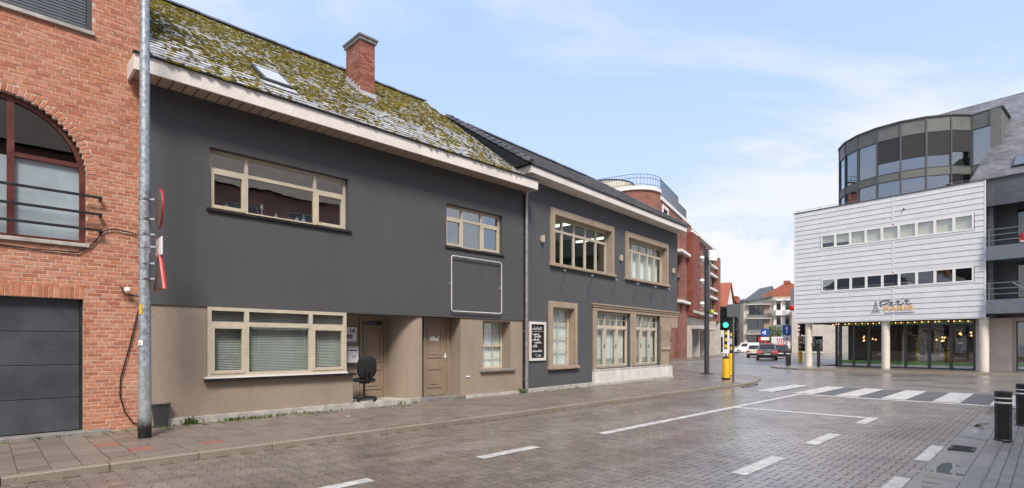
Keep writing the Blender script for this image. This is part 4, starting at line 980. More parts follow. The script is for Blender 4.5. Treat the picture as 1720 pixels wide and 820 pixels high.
for o in (g2, g3):
    x0, x1, z0, z1 = o; d = (x1-x0)/3
    wv = window(HBb, x0+.002, x1-.002, z0, z1-.002, .13, (x0+d*.95, x0+d*2), 2.28, {(0, 0), (1, 0), (2, 0)}, fw=.06, mw=.08, gm='glass', toprows=(2, 2))
    curtain(wv, x0+.02, x1-.02, z0, z1-.05, .31, 'curtain_white', 10, .006)
    b = MB()
    for k in range(22): xx = x0+.08+(x1-x0-.16)*k/21; b.box(xx-.012, xx+.012, .27, .285, z0+.04, z0+.34)
    b.box(x0+.06, x1-.06, .266, .2695, z0+.30, z0+.33); b.build('lace_fringe', 'blind_grey', wv)
    for k in (0, 1): MB().box(x0+d*(1-.0)*(k+1)-.11, x0+d*(k+1)-.08, .09, .112, 1.45, 1.6, .004).build('latch', 'dark_iron', wv)
sl_ = MB().box(3.78, 10.3, -.10, .12, .585, .657, .012).build('sill', 'concrete', HBb)
for a, b_ in ((3.78, 5.3), (5.303, 6.9), (6.903, 8.3), (8.303, 9.5), (9.503, 10.42)): MB().box(a, b_, -.11, .30, .14, .583, .008).build('plinth_block', 'white_stone', HBb)
MB().box(3.74, 10.46, -.14, .30, .05, .138, .008).build('plinth_base', 'concrete', HBb)
for a, b_ in ((.01, 1.4), (1.403, 2.6), (2.603, 3.735)): MB().box(a, b_, -.03, .29, .05, .198, .006).build('plinth_block', 'concrete', HBb)
# eaves
fs = MB().box(-.42, 11.06, -.52, -.48, 6.78, 7.0, .006).build('fascia', 'fascia_white', HBb)
MB().box(-.42, -.38, -.478, .0, 6.78, 6.995).box(-.42, -.0, .0, .03, 6.6, 6.99).build('fascia_return', 'fascia_white', fs); MB().box(11.02, 11.06, -.478, 6.5, 6.78, 6.995).build('fascia_return', 'fascia_white', fs)
MB().box(-.44, 11.08, -.56, -.46, 7.003, 7.03).build('gutter_edge', 'dark_iron', fs)
MB().box(-.379, 11.018, -.478, .3, 6.782, 6.80).build('soffit', 'fascia_white', fs)
# roof with a hip at the far end
zE2, zR2, yR2 = 7.03, 9.42, 3.2; T2 = math.atan2(zR2-zE2, yR2+.5); RX = 8.4; EX = 11.08; X0 = -.5
rb = MB(); rb.quad((X0, -.5, zE2), (EX, -.5, zE2), (RX, yR2, zR2), (X0, yR2, zR2)); rb.quad((EX, -.5, zE2), (EX, 6.9, zE2), (RX, yR2, zR2)); rb.quad((EX, 6.9, zE2), (X0, 6.9, zE2), (X0, yR2, zR2), (RX, yR2, zR2)); rb.quad((X0, -.5, zE2), (X0, yR2, zR2), (X0, 6.9, zE2)); rb.quad((X0, -.5, zE2-.02), (X0, 6.9, zE2-.02), (EX, 6.9, zE2-.02), (EX, -.5, zE2-.02))
roofB = rb.build('roof', 'roof_tile_dark', HBb)
sm2 = (yR2+.5)/math.cos(T2)
roof_tiles(roofB, FB, -.55, zE2-.02, T2, sm2, lambda t: (X0, EX+(RX-EX)*min(1, t/sm2)), .24, .21, 'roof_tile_grey', 300, thick=.016, lift=.024)
vt = MB().prism([(-.11, -.04), (-.06, .05), (.04, .07), (.10, .03), (.11, -.06)], 0, .30, 'y').mesh('verge_tile', 'roof_tile_dark')
for k in range(15):
    t = k*sm2/15; link('verge_tile', vt, roofB, (X0-.02, -.55+t*math.cos(T2)-.09*math.sin(T2), zE2+t*math.sin(T2)+.07*math.cos(T2)), (T2-.10, 0, 0))
for k in range(27): link('ridge_tile', rt, roofB, (X0+.33*k, yR2, zR2+.075+random.gauss(0, .004)), (0, 0, 0))
hv = Vector((EX-RX, -.5-yR2, zE2-zR2)); hn = 14
hm = MB()
for k in range(hn):
    a = Vector((RX, yR2, zR2+.05))+hv*(k/hn); c = Vector((RX, yR2, zR2+.05))+hv*((k+1)/hn)+Vector((0, 0, .02)); hm.tube([a, c], .075, 6)
hm.build('hip_tiles', 'roof_tile_dark', roofB)
# drainpipe
dp = MB().tube([(-.14, -.10, .04), (-.14, -.10, 6.62)], .05, 12).build('drainpipe', 'zinc_pipe', HBb, True)
for z in (.5, 2.0, 3.3, 4.9, 6.2): MB().tube([(-.14, -.10, z-.02), (-.14, -.10, z+.02)], .058, 12).box(-.155, -.125, -.06, .0, z-.015, z+.015).build('pipe_clip', 'zinc_pipe', dp)
MB().tube([(-.14, -.10, .04), (-.14, -.10, .95)], .056, 12).build('pipe_shoe', 'zinc_pipe', dp, True)
# things on the wall
cbd = FB.thing('chalkboard', 'tall chalkboard with white frame and chalk writing beside the drainpipe', 'chalkboard', .51, 0, 1.07)
MB().wall(-.42, .42, 0, 1.24, -.05, 0, [(-.34, .34, .08, 1.16)]).build('frame', 'fascia_white', cbd); MB().box(-.34, .34, -.025, -.005, .08, 1.16).build('board', 'slate_board', cbd)
def scrawl(x, z, n, size, seed):
    b = MB(); random.seed(seed); px, pz = x, z; path = []
    for k in range(n*5):
        t = k/5; hh = size*(1.0 if random.random() < .8 else 1.9); path.append((x+t*size*.95, -.029, z+(hh*(.5+.5*math.sin(t*6.28+random.uniform(-.6, .6))))))
    return b.tube(path, .0065, 4)
for x, z, n, sz, sd_ in ((-.28, .98, 9, .06, 1), (-.27, .81, 9, .04, 2), (-.18, .74, 9, .042, 3), (-.27, .63, 8, .05, 4), (-.16, .545, 9, .042, 5), (-.27, .42, 5, .055, 6), (-.28, .27, 11, .05, 7)):
    scrawl(x, z, n, sz, sd_).build('chalk_line', 'chalk', cbd)
MB().tube([(-.3, -.029, .925), (.05, -.029, .94), (.3, -.029, .935)], .006, 4).build('chalk_line', 'chalk', cbd)
MB().tube([(-.14+.09*math.cos(a*.5)+a*.018, -.029, .17+.045*math.sin(a*.5)) for a in range(14)], .006, 4).build('chalk_line', 'chalk', cbd); lettering('ou', .0, .14, -.03, .13, 'chalk', cbd, 'chalk_line', shear=.2)
random.seed(5)
for x, lab in ((.73, 'small beige box lamp on the grey wall left of the first upper window'), (5.80, 'small beige box lamp on the grey wall between the two upper windows'), (10.64, 'small beige box lamp on the grey wall right of the last upper window')):
    t = FB.thing('wall_lamp', lab, 'lamp', x, 0, 5.0, 'box lamps on the dark grey wall')
    MB().box(-.07, .07, -.02, 0, -.06, .06).build('back_plate', 'beige_trim', t); MB().box(-.045, .045, -.12, -.02, -.11, .11, .008).build('lamp_body', 'beige_frame', t); MB().box(-.035, .035, -.11, -.03, -.115, -.111).build('lens', 'white_paint', t)
ords = ['first', 'second', 'third', 'fourth', 'fifth', 'sixth']
for k, x in enumerate((1.75, 3.45, 5.15, 6.85, 8.4, 9.7)):
    t = FB.thing('spotlight', 'thin spotlight arm under the upper windows, %s from the drainpipe' % ords[k], 'spotlight', x, 0, 4.05, 'spotlights under the upper windows')
    MB().tube([(0.25, 0, .06), (.2, -.12, .06), (-.2, -.34, -.02)], .014, 6).build('arm', 'zinc_pipe', t, True); MB().lathe([(.02, -.03), (.045, -.02), (.04, .03), (.015, .045)], (-.22, -.36, -.03), 10).build('lamp_head', 'chrome', t, True); MB().box(.2, .3, -.02, 0, .02, .1).build('wall_plate', 'zinc_pipe', t)
ac = thing('corner_post', 'dark post with a bracket seen under the lintel at the grey house corner', 'post', (9.12, 31.1, PZ))
MB().lathe([(.06, 0), (.06, .95), (.045, 1.0), (.045, 2.5)], n=10).build('post', 'dark_iron', ac, True); MB().box(-.09, .09, -.09, .09, 1.28, 1.42, .01).box(-.13, .13, -.05, .05, 1.50, 1.56).build('bracket', 'galvanised', ac)

# ================================================================ office chair on the step
CH = FA.thing('office_chair', 'black swivel office chair on the doorstep beside the letter box', 'chair', -5.30, .36, .203, extra=R(-17)); CH.scale = (1.08, 1.08, 1.05)
MB().lathe([(.05, .06), (.055, .10), (.03, .11), (.028, .26), (.022, .27), (.022, .44)], n=12).build('gas_lift', 'black_plastic', CH, True)
for k in range(5):
    a = R(72*k+18); c, s = math.cos(a), math.sin(a)
    MB().tube([(0, 0, .095), (.15*c, .15*s, .085), (.30*c, .30*s, .068)], .026, 8, .014).build('base_leg', 'black_plastic', CH, True)
    w_ = MB()
    for off in (-.018, .018):
        ox, oy = -s*off, c*off
        w_.tube([(.30*c+ox*1.0-s*.009, .30*s+oy+c*.009, .028), (.30*c+ox+s*.009, .30*s+oy-c*.009, .028)], .028, 12)
    w_.tube([(.30*c, .30*s, .03), (.30*c, .30*s, .075)], .009, 6); w_.build('castor', 'black_plastic', CH, True)
def pad(w, d, h, rnd_=.35, n=28, dome=.02):
    """a rounded cushion: superellipse outline with soft edges and a slightly domed top"""
    b = MB(); rings = [(.90, 0), (.985, h*.2), (1., h*.5), (.985, h*.8), (.90, h), (.6, h+dome*.7), (.25, h+dome)]; pr = []
    for sc, z in rings:
        pr.append([(sc*w/2*math.copysign(abs(math.cos(t))**rnd_, math.cos(t)), sc*d/2*math.copysign(abs(math.sin(t))**rnd_, math.sin(t)), z) for t in [2*math.pi*k/n for k in range(n)]])
    i0 = 0
    for r_ in pr: b.v += r_
    for k in range(len(pr)-1):
        for j in range(n): b.f.append((k*n+j, k*n+(j+1) % n, (k+1)*n+(j+1) % n, (k+1)*n+j))
    b.f.append(tuple(range(n))[::-1]); b.f.append(tuple((len(pr)-1)*n+j for j in range(n))); return b
st_ = pad(.48, .46, .07, .5).build('seat', 'black_fabric', CH, True); st_.location = (0, 0, .455)
MB().box(-.1, .1, -.12, .12, .41, .455, .01).build('seat_plate', 'black_plastic', CH)
bk = pad(.44, .54, .06, .72).build('backrest', 'black_fabric', CH, True); bk.location = (0.0, -.235, .80); bk.rotation_euler = (R(98), 0, 0)
MB().tube([(0, -.05, .43), (0, -.24, .43), (0, -.30, .50), (0, -.31, .75)], .018, 8).box(-.05, .05, -.33, -.30, .66, .80, .01).build('back_bracket', 'black_plastic', CH, True)
MB().tube([(.1, .02, .43), (.24, .04, .425)], .008, 6).build('lever', 'black_plastic', CH)

# ================================================================ galvanised pole with its signs, and the pot beside it
PL = thing('lamp_pole', 'tall galvanised steel pole standing on the pavement in front of the brick house', 'pole', (-5.97, 8.71, PZ))
MB().tube([(0, 0, -.05), (0, 0, 1.2)], .096, 20, .090).build('pole_foot', 'pole_foot', PL, True)
MB().tube([(0, 0, 1.2), (0, 0, 9.2)], .090, 20, .055).build('pole', 'galvanised', PL, True)
for z in (2.58, 2.83, 3.10, 3.30, 3.55, 3.87):
    MB().tube([(0, 0, z-.018), (0, 0, z+.018)], .093-.004*(z-1.2)+.004, 18).box(.08, .17, -.012, .012, z-.014, z+.014).build('band_clamp', 'chrome', PL)
MB().box(-.02, .02, -.098, -.084, 2.0, 2.16).build('yellow_sticker', 'yellow_paint', PL); MB().box(-.035, .035, -.100, -.085, 1.50, 1.58).build('black_sticker', 'sign_white', PL).rotation_euler = (0, 0, 0); lettering('e.', -.025, 1.515, -.102, .06, 'ink', PL, 'sticker_print')
SGA = R(12)      # the plates face along the street
def signthing(name, lab, z): 
    return thing(name, lab, 'road sign', (-5.97+.165, 8.71+.113, z), R(40 if 'tri' not in lab else 44))
t = signthing('road_sign', 'round red rimmed road sign seen edge-on, topmost on the galvanised pole', 3.83)
def disc(r, y0, y1, n=28, r0=0.):
    b = MB()
    for k in range(n):
        a, c = 2*math.pi*k/n, 2*math.pi*(k+1)/n
        P = lambda r_, t_, x: (x, r_*math.cos(t_), r_*math.sin(t_))
        b.quad(P(r0, a, y0), P(r, a, y0), P(r, c, y0), P(r0, c, y0)) if r0 else b.quad((y0, 0, 0), P(r, a, y0), P(r, c, y0))
        b.quad(P(r0, a, y1), P(r, a, y1), P(r, c, y1), P(r0, c, y1)) if r0 else b.quad((y1, 0, 0), P(r, a, y1), P(r, c, y1))
        b.quad(P(r, a, y0), P(r, c, y0), P(r, c, y1), P(r, a, y1))
        if r0: b.quad(P(r0, a, y0), P(r0, c, y0), P(r0, c, y1), P(r0, a, y1))
    return b
disc(.315, -.012, .012).build('plate', 'sign_back', t); disc(.325, -.004, .02, r0=.26).build('red_rim', 'sign_red', t); disc(.26, .013, .016).build('white_field', 'sign_white', t)
t = signthing('road_sign', 'small white plate seen edge-on between the round and triangular signs', 3.20)
MB().box(-.012, .012, -.2, .2, -.15, .15, .01).build('plate', 'sign_white', t); MB().box(-.10, -.012, -.02, .02, -.14, -.11).box(-.10, -.012, -.02, .02, .1, .13).build('bracket', 'chrome', t)
t = signthing('road_sign', 'red triangular road sign seen edge-on, lowest on the galvanised pole', 2.50)
def tri(h, y0, y1): 
    b = MB(); a = [(-.35*h, 0), (.35*h, 0), (0, .62*h)]; b.prism([(p[0], p[1]-.0) for p in a], y0, y1, 'x'); return b
tri(.97, -.006, .004).build('plate', 'sign_back', t); MB().tube([(.006, -.35, 0), (.006, .35, 0), (.006, 0, .62)], .03, 6, closed=True).build('red_rim', 'sign_red', t); MB().box(-.1, -.012, -.015, .015, .06, .09).build('bracket', 'chrome', t)
bn = thing('waste_bin', 'small dark grey plastic bin standing behind the galvanised pole', 'bin', (-6.46, 9.84, PZ), FA.a); bn.scale = (.82, .82, .95)
MB().prism([(-.12, -.10), (.12, -.10), (.12, .10), (-.12, .10)], 0, .02).build('base', 'anthracite', bn)
b = MB(); lo, hi = .11, .16
A_ = [(-lo, -lo*.8, .02), (lo, -lo*.8, .02), (lo, lo*.8, .02), (-lo, lo*.8, .02)]; C_ = [(-hi, -hi*.8, .44), (hi, -hi*.8, .44), (hi, hi*.8, .44), (-hi, hi*.8, .44)]
for k in range(4): b.quad(A_[k], A_[(k+1) % 4], C_[(k+1) % 4], C_[k])
b.quad(*[(x*.98, y*.98, .38) for x, y, z in C_]); b.build('body', 'anthracite', bn); MB().wall(-.18, .18, -.145, .145, -.43, -.455, [(-.15, .15, -.115, .115)]).build('rim', 'anthracite', bn).rotation_euler = (R(-90), 0, 0)
# ================================================================ white clad building with restaurant
HW = FW.thing('white_building', 'white plank clad building on columns over a glazed restaurant', 'building', 0, 0, 0)
r1 = (1.71, 9.59, 7.95, 8.86); r2 = (1.75, 9.59, 5.07, 5.94)
MB().wall(0.02, 10.08, 3.06, 10.60, .0, .25, [r1, r2]).build('wall', 'anthracite', HW)
MB().box(.02, 10.08, .252, 9.9, 3.06, 3.2).box(.02, 10.08, .252, 9.9, 6.6, 6.75).box(.02, 10.08, .252, 9.9, 10.35, 10.55).box(.02, .2, .252, 9.9, 3.202, 6.598).box(.02, .2, .252, 9.9, 6.752, 10.348).box(.2, 10.08, 9.7, 9.9, 3.202, 6.598).box(.2, 10.08, 9.7, 9.9, 6.752, 10.348).box(9.9, 10.08, .252, 9.69, 3.202, 6.598).box(9.9, 10.08, .252, 9.69, 6.752, 10.348).build('room_walls', 'interior_dark', HW)
ph = .3145
def plank(a, b_, z, z1=None):
    if z1: MB().box(a, b_, -.028, -.002, z, z1).build('plank', 'white_plank', HW); return
    MB().prism([(-.026, z+.006), (-.036, z+.012), (-.016, z+ph-.008), (-.002, z+ph-.004), (-.002, z+.006)], a, b_, 'x').build('plank', 'white_plank', HW)
for k in range(24):
    z = 3.07+k*ph
    for a, b_ in ((.06, 5.74), (5.85, 10.02)):
        segs = [(a, b_)]
        for rr in (r1, r2):
            if z+ph > rr[2]-.02 and z < rr[3]+.02:
                ov = min(z+ph, rr[3])-max(z, rr[2])
                if ov > .02:
                    p, q = max(a, rr[0]-.03), min(b_, rr[1]+.03)
                    if rr[2]-z > .03: plank(p+.001, q-.001, z+.010, rr[2]-.002)
                    if z+ph-rr[3] > .03: plank(p+.001, q-.001, rr[3]+.002, z+ph-.008)
                if ov > .02: segs = [(p, q) for s0, s1 in segs for p, q in ((s0, min(s1, rr[0]-.03)), (max(s0, rr[1]+.03), s1)) if q-p > .05]
        for p, q in segs: plank(p, q, z)
for a, b_ in ((0, .06), (5.742, 5.848), (10.02, 10.1)):
    for za, zb in ((3.05, 5.03), (5.98, 7.91), (8.9, 10.6)) if 5 < a < 6 else ((3.05, 10.6),): MB().box(a, b_, -.04, -.001, za, zb, .004).build('corner_trim', 'white_plank_trim', HW)
MB().box(-.02, 10.12, -.06, .27, 10.602, 10.66, .008).build('parapet_cap', 'bronze_frame', HW)
MB().box(-.02, 10.1, -.045, .25, 3.02, 3.058, .004).build('base_trim', 'white_plank_trim', HW)
for rr, gm, bl in ((r1, 'glass', True), (r2, 'glass_sky', False)):
    x0, x1, z0, z1 = rr; wv = window(HW, x0+.002, x1-.002, z0+.002, z1-.002, -.045, [x0+(x1-x0)*k/9 for k in range(1, 9)], None, (), fw=.08, mw=.13, dep=.12, m='white_paint', gm=gm)
    if bl:
        for k in range(9):
            a = x0+(x1-x0)*k/9+.04; MB().box(a, a+(x1-x0)/9-.08, .10, .12, z0+(.38 if k == 0 else .30 if k == 1 else .02), z1-.05).build('roller_blind', 'column_cream', wv)
MB().tube([(0.0, .12, 10.80), (10.1, .12, 10.80)], .012, 6).build('safety_rail', 'zinc_pipe', HW)
for k in range(8): MB().tube([(.2+1.4*k, .12, 10.66), (.2+1.4*k, .12, 10.82)], .02, 6).build('rail_post', 'zinc_pipe', HW)
cm_ = FW.thing('wall_camera', 'tiny dark camera fixed near the top of the white cladding', 'camera', 6.35, 0, 9.72); MB().lathe([(.03, -.03), (.06, 0), (.03, .05)], (0, -.08, 0), 10).build('camera_head', 'dark_iron', cm_, True); MB().box(-.03, .03, -.05, -.02, -.02, .02).build('mount', 'dark_iron', cm_)
# lettering on the cladding
lg = FW.thing('shop_sign', 'black and orange restaurant lettering with a line-drawn tower on the white cladding', 'sign', 4.62, -.04, 3.45)
def Z(zx, zy): return ((zx-265)*.00265, -.012, (520-zy)*.0031)
def stroke(pts, r_, m_): MB().tube([Z(*p) for p in pts], r_, 6).build('letter', m_, lg, True)
stroke([(480, 372), (474, 330), (470, 280)], .020, 'ink'); stroke([(436, 292), (470, 268), (540, 252), (620, 252), (650, 272), (620, 300), (560, 322), (500, 332)], .020, 'ink')
stroke([(640, 330), (690, 305), (716, 288), (690, 282), (655, 310), (650, 345), (700, 352), (755, 340)], .019, 'ink')
stroke([(800, 250), (806, 300), (822, 345), (860, 350), (880, 335)], .019, 'ink'); stroke([(760, 290), (855, 280)], .017, 'ink')
stroke([(900, 300), (905, 340)], .019, 'ink'); MB().lathe([(.0, -.03), (.03, 0), (.0, .03)], Z(898, 228), 10).build('letter', 'ink', lg, True)
stroke([(960, 235), (970, 300), (990, 340), (1030, 345), (1062, 330)], .020, 'ink'); stroke([(925, 282), (1030, 268)], .017, 'ink')
lettering('PARIS', Z(520, 0)[0], Z(0, 450)[2], -.014, .34, 'orange_film', lg, 'letter', bold=.012, fit=1.5, space=1.1)
b = MB(); random.seed(3); xx = 535
while xx < 1085: w_ = random.uniform(14, 40); b.box(Z(xx, 0)[0], Z(xx+w_, 0)[0], -.016, -.010, Z(0, 512)[2], Z(0, 494)[2]); xx += w_+8
b.build('small_print', 'blue_ink', lg)
for pts in ([(365, 250), (352, 340), (325, 420), (270, 500), (325, 495)], [(370, 250), (385, 350), (410, 430), (455, 490), (430, 490)], [(335, 400), (400, 400)], [(310, 455), (425, 450)], [(350, 345), (380, 345)], [(330, 490), (362, 450), (405, 488)]): stroke(pts, .010, 'ink')
# columns, glazing, interior
for x in (.82, 5.32, 9.96): MB().lathe([(.22, .06), (.22, 3.06)], (x, .30, 0), 24).build('column', 'column_cream', HW, True)
posts = [2.3, 3.12, 4.0, 5.0, 6.0, 7.2, 8.25, 9.35]
GY = 1.7; gm_ = MB()
for x in posts: gm_.box(x-.075, x+.075, GY-.06, GY+.08, .09, 3.055)
gm_.box(2.3, 9.42, GY-.05, GY+.07, .088, .16); gf = gm_.build('shop_front', 'bronze_frame', HW)
for a, b_ in zip(posts[:-1], posts[1:]):
    MB().box(a+.07, b_-.07, GY, GY+.012, .16, 3.05).build('pane', 'glass_shop', gf); MB().box(a+.07, b_-.07, GY+.014, GY+.018, .165, .30).build('white_film', 'white_paint', gf); MB().box(a+.07, b_-.07, GY+.014, GY+.018, .305, .52).build('green_film', 'green_film', gf); MB().box(a+.07, b_-.07, GY+.014, GY+.018, 2.80, 3.04).build('green_film', 'green_film', gf)
# the glazing turns the corner on the left
cv = [(2.3, GY), (1.75, 2.6), (1.35, 3.7), (1.05, 5.0)]
for (ax, ay), (bx, by) in zip(cv[:-1], cv[1:]):
    MB().prism([(ax, ay), (bx, by), (bx+.02, by+.01), (ax+.02, ay+.01)], .16, 3.05).build('pane', 'glass_shop', gf); MB().prism([(ax+.03, ay+.02), (bx+.03, by+.02), (bx+.035, by+.02), (ax+.035, ay+.02)], .165, .50).build('green_film', 'green_film', gf); MB().box(bx-.06, bx+.06, by-.06, by+.06, .09, 3.055).build('mullion', 'bronze_frame', gf)
MB().box(1.0, 21.5, 7.0, 7.2, .09, 3.05).box(1.0, 21.5, 1.9, 7.0, .075, .11).box(9.45, 9.65, 1.9, 7.0, .11, 3.05).build('restaurant_walls', 'interior_dark', HW)
MB().box(3, 9.0, 5.5, 5.9, .11, 1.1, .02).build('bar_counter', 'far_tan', HW)
MB().box(9.43, 10.98, 1.35, 1.62, .08, 3.055).build('ground_wall', 'wall_cream', HW); MB().box(9.43, 9.60, 1.622, 1.89, .08, 3.055).build('ground_wall', 'wall_cream', HW)
sl2 = FW.thing('string_lights', 'string of warm little bulbs above the restaurant glazing', 'string lights', 1.6, 1.45, 2.98)
MB().tube([(0, .6, 0), (.7, .02, 0), (7.6, 0, 0)], .008, 5).build('wire', 'dark_iron', sl2)
bulb = MB().lathe([(.0, -.035), (.03, -.02), (.035, 0), (.02, .03), (0, .04)], n=8, cap=False).mesh('bulb', 'bulb_warm', True)
for k in range(24):
    x = .1+k*.32+random.uniform(-.08, .08); y = .6-.6*min(1, x/.7) if x < .7 else .0; link('bulb', bulb, sl2, (x, y, -.04+random.uniform(-.03, .02)))
for i, (cx, cy, cz, n_) in enumerate(((3.6, 3.0, 1.95, 6), (7.55, 3.2, 2.0, 7), (8.8, 3.0, 2.25, 7))):
    t = FW.thing('chandelier', ['hanging cluster of warm bulbs behind the left restaurant panes', 'hanging cluster of warm bulbs behind the middle restaurant panes', 'hanging cluster of warm bulbs behind the glass restaurant door'][i], 'chandelier', cx, cy, cz, 'bulb clusters inside the restaurant'); MB().tube([(0, 0, .3), (0, 0, 1.06)], .012, 6).build('rod', 'dark_iron', t)
    for k in range(n_):
        q = (random.uniform(-.4, .4), random.uniform(-.3, .3), random.uniform(-.25, .2)); MB().tube([q, (0, 0, .32)], .008, 4).build('arm', 'dark_iron', t); link('bulb', bulb, t, (q[0], q[1], q[2]-.03)).scale = (1.5,)*3
for i, (x, y) in enumerate(((4.5, 2.7), (6.6, 2.7), (7.8, 2.8))):
    t = FW.thing('dining_table', ['set table behind the restaurant pane left of the middle column', 'set table behind the restaurant pane right of the middle column', 'set table behind the restaurant pane beside the glass door'][i], 'table', x, y, .11, 'tables inside the restaurant')
    MB().box(-.6, .6, -.35, .35, .70, .74, .01).build('table_top', 'wall_cream', t); MB().lathe([(.25, 0), (.05, .05), (.05, .7)], n=10).build('pedestal', 'dark_iron', t, True); MB().lathe([(.03, .741), (.05, .9), (.045, .9)], (.2, 0, 0), 8).build('candle_glass', 'white_paint', t); MB().box(-.3, -.1, -.08, .08, .741, .9, .01).build('menu_stand', 'white_paint', t)
dn = FW.thing('notice_board', 'grey notice sheet hung inside the glass restaurant door', 'notice', 8.75, 1.72, 1.15)
MB().box(-.28, .22, .0, .02, 0, .8, .01).build('sheet', 'blue_grey_paint', dn); MB().box(-.2, .05, -.004, -.001, .48, .56).build('white_strip', 'sign_white', dn)

# round glazed storey on the roof
DX, DY, DR = 5.3, 5.2, 4.08
DM = FW.thing('glass_drum', 'round glazed upper storey with bronze panels above the white cladding', 'building', DX, DY, 10.36)
angs = [-118, -100, -82, -64, -46, -28, -10, 8, 26, 44, 62]
def dp_(a, r=DR): return (r*math.sin(R(a)), -r*math.cos(R(a)))
segs = [(dp_(a), dp_(b_)) for a, b_ in zip(angs[:-1], angs[1:])]+[(dp_(62), (4.98, -2.13))]
lv = dict(f0=4.20, f1=5.05, s0=1.54, s1=1.98)
for k, ((ax, ay), (bx, by)) in enumerate(segs):
    d = Vector((bx-ax, by-ay)).normalized(); n = Vector((-d.y, d.x)); 
    def slabp(z0, z1, o, th, name, m_, par=DM, e=.05):
        p = [(ax+d.x*e+n.x*o, ay+d.y*e+n.y*o), (bx-d.x*e+n.x*o, by-d.y*e+n.y*o), (bx-d.x*e+n.x*(o+th), by-d.y*e+n.y*(o+th)), (ax+d.x*e+n.x*(o+th), ay+d.y*e+n.y*(o+th))]
        return MB().prism(p, z0, z1).build(name, m_, par)
    slabp(lv['f0'], lv['f1'], 0, .08, 'fascia_panel', 'bronze_panel', e=.0 if False else .045); slabp(lv['s0'], lv['s1'], 0, .08, 'spandrel_panel', 'bronze_panel')
    slabp(lv['s1'], lv['f0'], .05, .012, 'pane', 'glass_sky'); slabp(.0, lv['s0'], .05, .012, 'pane', 'glass_sky')
    if k in (6, 7, 8, 9): slabp(lv['s1']+.75 if k < 9 else lv['s1']+.9, lv['f0'], .005, .03, 'sun_screen', 'sun_screen')
    slabp(lv['f0']-.05, lv['f0']-.001, -.012, .06, 'rail', 'bronze_frame'); slabp(lv['s1']+.001, lv['s1']+.05, -.012, .06, 'rail', 'bronze_frame'); slabp(lv['s0']-.05, lv['s0']-.001, -.012, .06, 'rail', 'bronze_frame')
    MB().prism([(ax-d.x*.05-n.x*.03, ay-d.y*.05-n.y*.03), (ax+d.x*.05-n.x*.03, ay+d.y*.05-n.y*.03), (ax+d.x*.05+n.x*.12, ay+d.y*.05+n.y*.12), (ax-d.x*.05+n.x*.12, ay-d.y*.05+n.y*.12)], 0, lv['f1']).build('mullion', 'bronze_frame', DM)
outl_ = [s[0] for s in segs]+[segs[-1][1], (4.98, 2.0), (0, 4.0), (-3, 2.6)]
MB().prism([(x*1.02, y*1.02) for x, y in outl_], 5.055, 5.13).build('roof_cap', 'bronze_frame', DM)
MB().prism([(x*.86, y*.86+.3) for x, y in outl_], .06, 5.0).build('core', 'sun_screen', DM)
MB().box(4.50, 4.98, -2.135, -2.05, 2.75, 5.05).build('end_panel', 'bronze_panel', DM); MB().prism([(-2.05, 3.0), (-2.05, 5.05), (.9, 5.05)], 4.9, 4.98, 'x').build('side_panel', 'bronze_panel', DM)
# ---- neighbour with slate roof and balconies
HE = FW.thing('slate_building', 'slate clad apartment block with grey balconies and slate roof at right edge', 'building', 10.12, 0, 0)
er = MB(); te = math.tan(R(41)); zr0 = 10.66
er.quad(*[(x_, y_, zr0+te*(y_-.02)) for x_, y_ in ((-.75, .02), (13, .02), (13, 8.0), (-5.5, 8.0), (-5.5, 6.9), (.1, 5.9), (.1, 3.06), (-.3, 2.9))]); er.quad((13, 8, zr0+te*8), (-5.5, 8, zr0+te*8), (-5.5, 16, zr0), (13, 16, zr0)); er.quad((-.75, .02, zr0-.04), (-5.5, 8, zr0-.04), (-5.5, 16, zr0-.04), (13, 16, zr0-.04), (13, .02, zr0-.04))
roE = er.build('roof', 'slate_roof', HE)
sk = MB().box(0, 1.3, 0, 1.0, 0, .08, .01).build('skylight', 'anthracite', roE); sk.location = (.95, .55, zr0+te*.55+.03); sk.rotation_euler = (R(41), 0, 0); MB().box(.07, 1.23, .07, .93, .081, .086).build('skylight_pane', 'far_white', sk) if False else None
skp = MB().box(.07, 1.23, .07, .93, .081, .086).build('skylight_pane', 'glass_sky', roE); skp.location = sk.location; skp.rotation_euler = sk.rotation_euler
MB().box(0, 13, .06, .3, 9.15, 10.61).build('clad_band', 'slate_clad', HE); MB().box(0, .22, .302, 1.6, 3.06, 10.6).build('clad_pier', 'slate_clad', HE); MB().box(0, 13, -.02, .3, 10.612, 10.655).build('eaves_edge', 'bronze_frame', HE)
MB().wall(.22, 13, 3.06, 10.6, 1.6, 1.8, [(1.0, 2.9, 7.0, 9.1), (1.0, 2.9, 4.05, 6.2), (3.6, 5.5, 7.0, 9.1), (3.6, 5.5, 4.05, 6.2)]).build('rear_wall', 'slate_clad', HE)
for z0, z1 in ((7.0, 9.1), (4.05, 6.2)):
    for x0 in (1.0, 3.6):
        wv = window(HE, x0+.002, x0+1.9, z0, z1, 1.63, (x0+.95,), None, (), m='anthracite', gm='glass'); curtain(wv, x0+.9, x0+1.85, z0, z1, 1.78, 'curtain_white', 6, .02)
MB().box(.22, 13, 1.81, 9, 6.3, 6.5).box(.22, 13, 5, 5.2, 3.06, 10.6).build('room_walls', 'interior', HE)
for i, (z0, z1) in enumerate(((6.15, 6.9), (3.25, 4.0))):
    bc = MB().box(.02, 13, -.25, -.13, z0, z1).box(.02, 13, -.13, 1.599, z0, z0+.2).build('balcony', 'blue_grey_paint', HE)
    for z in (z1+.3, z1+.6, z1+.9): MB().box(.02, 13, -.22, -.18, z-.02, z+.02).build('rail', 'blue_grey_paint', bc)
    for k in range(8): MB().box(.1+1.6*k, .15+1.6*k, -.21, -.17, z1, z1+.9).build('rail_post', 'blue_grey_paint', bc)
